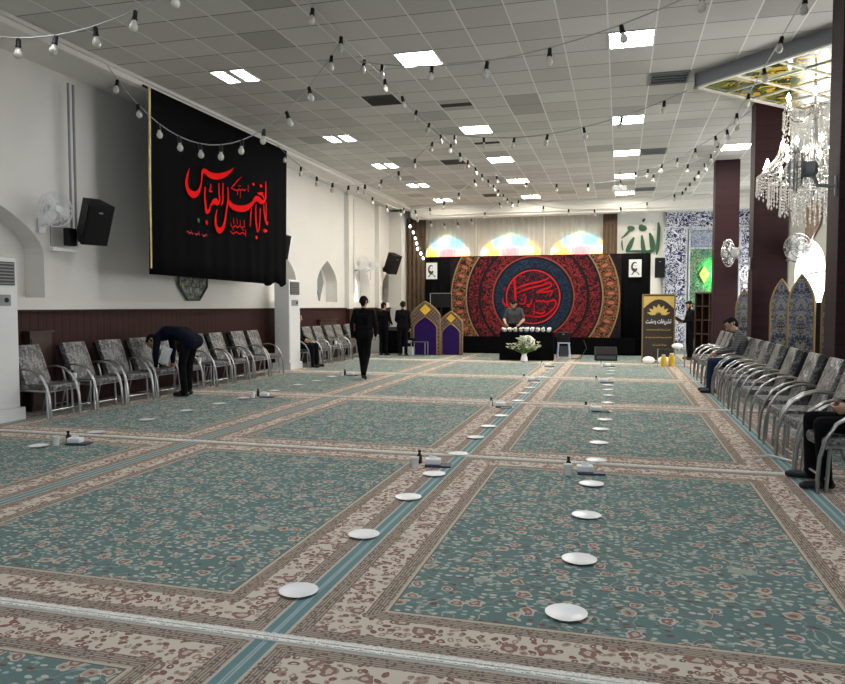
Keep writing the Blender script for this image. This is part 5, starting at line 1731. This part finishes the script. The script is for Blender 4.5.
SIT = dict(STAND, pelvis=(0, 0.0, 0.54), waist=(0, -0.04, 0.68), chest=(0, -0.07, 0.89), neck=(0, -0.05, 1.05), head=(0, 0.0, 1.19),
           shL=(-0.175, -0.06, 0.995), elL=(-0.25, 0.0, 0.73), wrL=(-0.12, 0.22, 0.66), shR=(0.175, -0.06, 0.995), elR=(0.25, 0.0, 0.73), wrR=(0.12, 0.22, 0.66),
           hipL=(-0.09, 0.0, 0.52), knL=(-0.13, 0.42, 0.52), anL=(-0.13, 0.44, 0.085), toL=(-0.15, 0.60, 0.035),
           hipR=(0.09, 0.0, 0.52), knR=(0.13, 0.42, 0.52), anR=(0.13, 0.44, 0.085), toR=(0.15, 0.60, 0.035))
def person(label, loc, rz, J, top, bottom, group=None, beard=False, forearm='top', foot='shoe', scale=1.0, coat=False):
    t = thing('person', label, 'person', loc, rz, group); t.scale = (scale,) * 3
    V_ = {k: (Vector(v) if k != 'curl' else v) for k, v in J.items()}
    side = (V_['shR'] - V_['shL']).normalized(); hs = (V_['hipR'] - V_['hipL']).normalized()
    c = []
    def cap(a, b, ra, rb, tg): c.append((tuple(a), tuple(b), ra, rb, tg))
    p, w, ct, nk, hd = V_['pelvis'], V_['waist'], V_['chest'], V_['neck'], V_['head']
    cap(p - hs * 0.075, p + hs * 0.075, 0.105, 0.105, 'bottom')
    if coat:
        q_ = p - (w - p).normalized() * 0.05
        cap(q_ - hs * 0.09, q_ + hs * 0.09, 0.118, 0.118, 'top'); cap(p - hs * 0.085, p + hs * 0.085, 0.116, 0.116, 'top'); cap(w - side * 0.08, w + side * 0.08, 0.112, 0.112, 'top')
    cap(w - side * 0.065, w + side * 0.065, 0.105, 0.105, 'top')
    cap((p + w) / 2 - side * 0.072, (p + w) / 2 + side * 0.072, 0.107, 0.107, 'top')
    for s in (-1, 1):
        cap(w + side * 0.065 * s, ct + side * 0.085 * s, 0.105, 0.112, 'top')
        cap(ct + side * 0.085 * s, (V_['shR'] if s > 0 else V_['shL']) - side * 0.03 * s, 0.11, 0.065, 'top')
    cap(ct - side * 0.085, ct + side * 0.085, 0.112, 0.112, 'top')
    cap(V_['shL'] + side * 0.02, V_['shR'] - side * 0.02, 0.062, 0.062, 'top')
    cap((V_['shL'] + V_['shR']) / 2, nk, 0.08, 0.058, 'top')
    hf = V_['hf'].normalized(); up = (hd - nk); up = (up - hf * up.dot(hf)).normalized(); hsd = hf.cross(up)
    cap(nk, hd - up * 0.05 - hf * 0.01, 0.052, 0.05, 'skin')
    cap(hd - hf * 0.02 + up * 0.03, hd + hf * 0.015 + up * 0.035, 0.088, 0.082, 'skin')
    cap(hd + hf * 0.02 + up * 0.0, hd + hf * 0.045 - up * 0.075, 0.074, 0.040, 'skin')
    cap(hd + hf * 0.088 + up * 0.012, hd + hf * 0.112 - up * 0.028, 0.010, 0.016, 'skin')
    for s in (-1, 1):
        cap(hd + hsd * 0.088 * s - up * 0.02, hd + hsd * 0.092 * s + up * 0.02 - hf * 0.012, 0.013, 0.017, 'skin')
        cap(hd + hf * 0.083 + hsd * 0.030 * s + up * 0.018, hd + hf * 0.083 + hsd * 0.036 * s + up * 0.018, 0.011, 0.010, 'eye')
        cap(hd + hf * 0.085 + hsd * 0.018 * s + up * 0.040, hd + hf * 0.075 + hsd * 0.05 * s + up * 0.042, 0.011, 0.009, 'hair')
    cap(hd + hf * 0.083 - hsd * 0.018 - up * 0.060, hd + hf * 0.083 + hsd * 0.018 - up * 0.060, 0.010, 0.010, 'lips')
    if beard:
        for s in (-1, 1): cap(hd + hsd * 0.072 * s - up * 0.01, hd + hf * 0.05 + hsd * 0.02 * s - up * 0.092, 0.020, 0.034, 'hair')
    for S, s in (('L', -1), ('R', 1)):
        sh, el, wr = V_['sh' + S], V_['el' + S], V_['wr' + S]
        cap(sh, el, 0.060, 0.047, 'top'); cap(el, wr, 0.046, 0.034 if forearm == 'top' else 0.030, forearm)
        d = (wr - el).normalized(); inw = (-side * s); inw = (inw - d * inw.dot(d)).normalized(); sp = inw.cross(d) * s
        if sp.dot(hf) < 0: sp = -sp
        pb = wr + d * 0.02; k0 = wr + d * 0.085
        cap(wr - d * 0.01, pb, 0.027, 0.028, 'skin')
        for q, (o_, L) in enumerate(((0.030, 0.072), (0.010, 0.080), (-0.010, 0.074), (-0.029, 0.058))):
            kb_ = k0 + sp * o_
            cap(pb + sp * o_ * 0.6, kb_, 0.016, 0.0125, 'skin')
            cu_ = V_['curl'] + 0.1 * q
            m1 = kb_ + (d * math.cos(cu_) + inw * math.sin(cu_)) * L * 0.5; m2 = m1 + (d * math.cos(cu_ * 2) + inw * math.sin(cu_ * 2)) * L * 0.5
            cap(kb_, m1, 0.0105, 0.0095, 'skin'); cap(m1, m2, 0.0095, 0.0085, 'skin')
        t1 = pb + sp * 0.028 + inw * 0.006; t2 = t1 + (d * 0.7 + sp * 0.6 + inw * 0.25) * 0.038; t3 = t2 + (d * 0.9 + inw * 0.4) * 0.03
        cap(pb, t1, 0.018, 0.014, 'skin'); cap(t1, t2, 0.013, 0.011, 'skin'); cap(t2, t3, 0.011, 0.009, 'skin')
        hp, kn, an, to = V_['hip' + S], V_['kn' + S], V_['an' + S], V_['to' + S]
        cap(hp, kn, 0.092, 0.064, 'bottom'); cap(kn, an, 0.064, 0.055, 'bottom'); cap(an, an + (an - kn).normalized() * 0.02, 0.055, 0.057, 'bottom')
        fd = (to - an); fd.z = min(fd.z, 0); fh = Vector((fd.x, fd.y, 0)).normalized(); ud = Vector((0, 0, 1))
        heel = an - Vector((0, 0, 0.045)) - fh * 0.045 if abs(an.z - 0.085) < 0.02 else an - (an - kn).normalized() * -0.04
        cap(heel, to, 0.038, 0.034, foot); cap(an + (an - kn).normalized() * 0.02, (heel + to) / 2, 0.042, 0.036, foot)
    mats = dict(top=top, bottom=bottom, skin='skin', hair='hair', lips='lips', eye='eye', shoe='shoe')
    solid('body', c, mats, t)
    h = []
    def hc(a, b, ra, rb): h.append((tuple(a), tuple(b), ra, rb, 'hair'))
    hc(hd - hf * 0.030 + up * 0.050, hd + hf * 0.020 + up * 0.070, 0.086, 0.068)
    hc(hd - hf * 0.050 + up * 0.03, hd - hf * 0.058 - up * 0.045, 0.074, 0.050)
    for s in (-1, 1): hc(hd + hsd * 0.062 * s - hf * 0.01 + up * 0.05, hd + hsd * 0.072 * s - hf * 0.02 - up * 0.005, 0.036, 0.022)
    hr = solid('hair', h, dict(hair='hair'), t, 0.012, 3); hr['label'] = 'short black hair'
    return t
# man walking away down the hall
person('man in black walking away from the viewer across the left carpets', (-5.0, 13.75, FZ), 0.12,
       dict(STAND, hipL=(-0.09, 0, 0.90), knL=(-0.08, 0.12, 0.50), anL=(-0.05, 0.17, 0.085), toL=(-0.06, 0.33, 0.035),
            hipR=(0.09, 0, 0.90), knR=(0.07, 0.02, 0.49), anR=(0.06, -0.26, 0.17), toR=(0.07, -0.15, 0.040),
            elL=(-0.245, -0.06, 1.12), wrL=(-0.235, -0.02, 0.87), elR=(0.245, 0.02, 1.11), wrR=(0.215, 0.14, 0.90), hf=(0.1, 1, -0.12)), 'black_suit', 'black_suit', scale=0.985, coat=True)
# two men at the equipment table
person('man in black standing with his back turned at the equipment table, left of the two', (-6.86, 20.6, FZ), -0.25,
       dict(STAND, elL=(-0.23, 0.05, 1.12), wrL=(-0.16, 0.25, 1.02), elR=(0.23, 0.05, 1.12), wrR=(0.16, 0.25, 1.02), hf=(0.1, 1, -0.3)), 'black_suit', 'black_suit', scale=0.93)
person('man in black standing with his back turned at the equipment table, right of the two', (-6.24, 20.55, FZ), 0.1,
       dict(STAND, elL=(-0.23, 0.05, 1.12), wrL=(-0.18, 0.25, 1.0), hf=(-0.25, 1, -0.3)), 'black_suit', 'black_suit', scale=0.95, coat=True)
# man bending over the left armchairs
person('man in dark navy bending over the left armchairs', (-6.93, 10.42, FZ), PI / 2,
       dict(STAND, pelvis=(0, -0.10, 0.88), waist=(0, 0.05, 0.97), chest=(0, 0.27, 0.98), neck=(0, 0.43, 0.91), head=(0, 0.56, 0.83), hf=(0, 0.45, -1),
            shL=(-0.17, 0.36, 0.93), elL=(-0.21, 0.38, 0.66), wrL=(-0.14, 0.42, 0.47), shR=(0.17, 0.36, 0.93), elR=(0.20, 0.34, 0.68), wrR=(0.12, 0.30, 0.50),
            hipL=(-0.09, -0.10, 0.87), knL=(-0.11, -0.02, 0.48), anL=(-0.11, -0.06, 0.085), toL=(-0.13, 0.10, 0.035),
            hipR=(0.09, -0.10, 0.87), knR=(0.11, 0.0, 0.48), anR=(0.12, 0.02, 0.085), toR=(0.14, 0.18, 0.035)), 'navy_suit', 'black_suit', scale=1.06, coat=True)
cw = MB()
N = 8
for i in range(N + 1):
    for j in range(N + 1):
        u = i / N - 0.5; v = j / N
        cw.v.append((u * 0.16, 0.02 * math.sin(i * 1.3) * (0.3 + v), -v * 0.30))
for i in range(N):
    for j in range(N): a = i * (N + 1) + j; cw.f.append((a, a + 1, a + N + 2, a + N + 1))
o = cw.build('cloth', M['paper'], None, True); o.location = (-7.16, 10.30, 0.82); o.rotation_euler = (0.1, 0.35, 0.4)
sm = o.modifiers.new('thick', 'SOLIDIFY'); sm.thickness = 0.006
tag(o, 'white cloth hanging from the waist of the man bending over the chairs', 'cloth')
# seated people
person('man in dark clothes seated in the left row just behind the far air conditioner', (-7.58, 16.15, FZ), -PI / 2, dict(SIT, elL=(-0.20, 0.02, 0.73), elR=(0.20, 0.02, 0.73)), 'black_suit', 'black_suit')
person('young man in striped grey shirt and jeans seated in the right row looking down', (1.96, 13.22, FZ), PI / 2,
       dict(SIT, chest=(0, -0.02, 0.90), neck=(0, 0.05, 1.05), head=(0, 0.13, 1.17), hf=(0.05, 1, -0.75), shL=(-0.175, 0.02, 1.0), shR=(0.175, 0.02, 1.0),
            elL=(-0.23, 0.12, 0.76), wrL=(-0.08, 0.34, 0.68), elR=(0.23, 0.12, 0.76), wrR=(0.08, 0.36, 0.67)), 'striped_shirt', 'jeans')
person('person in black trousers seated at the right edge, nearest the viewer', (2.02, 6.58, FZ), PI / 2,
       dict(SIT, knL=(-0.17, 0.44, 0.53), anL=(-0.16, 0.40, 0.085), toL=(-0.19, 0.57, 0.035), knR=(0.16, 0.44, 0.53), anR=(0.20, 0.42, 0.085), toR=(0.23, 0.59, 0.035)), 'black_suit', 'black_suit')
# man behind the black table
person('man in grey shirt standing behind the black table looking down', (-2.93, 20.72, FZ), PI,
       dict(STAND, chest=(0, 0.05, 1.27), neck=(0, 0.10, 1.42), head=(0, 0.18, 1.53), hf=(0.0, 1, -0.9), shL=(-0.19, 0.06, 1.37), shR=(0.19, 0.06, 1.37),
            elL=(-0.28, 0.10, 1.10), wrL=(-0.20, 0.34, 0.98), elR=(0.28, 0.10, 1.10), wrR=(0.20, 0.34, 0.98)), 'grey_shirt', 'black_suit', forearm='skin', beard=True)
# standing reader
person('man in black standing and reading a dark book beside the bookshelf', (1.90, 21.25, FZ), PI / 2 + 0.35,
       dict(STAND, head=(0, 0.05, 1.575), hf=(0.1, 1, -0.5), elL=(-0.22, 0.06, 1.12), wrL=(-0.10, 0.27, 1.10), elR=(0.22, 0.06, 1.12), wrR=(0.10, 0.27, 1.10)), 'black_suit', 'black_suit', beard=True, scale=0.95)
bk = thing('open_book', 'open dark book held by the standing reader', 'book', (1.90 - 0.38, 21.25 - 0.14, FZ + 1.10), PI / 2 + 0.35)
for a in (-1, 1):
    MB().box((a * 0.085, 0, 0), (0.17, 0.24, 0.02), T(0, 0, 0, 0, -a * 0.25, 0.55)).build('cover', M['black_plastic'], bk)
    MB().box((a * 0.08, 0, 0.013), (0.155, 0.22, 0.012), T(0, 0, 0, 0, -a * 0.25, 0.55)).build('pages', M['paper'], bk)
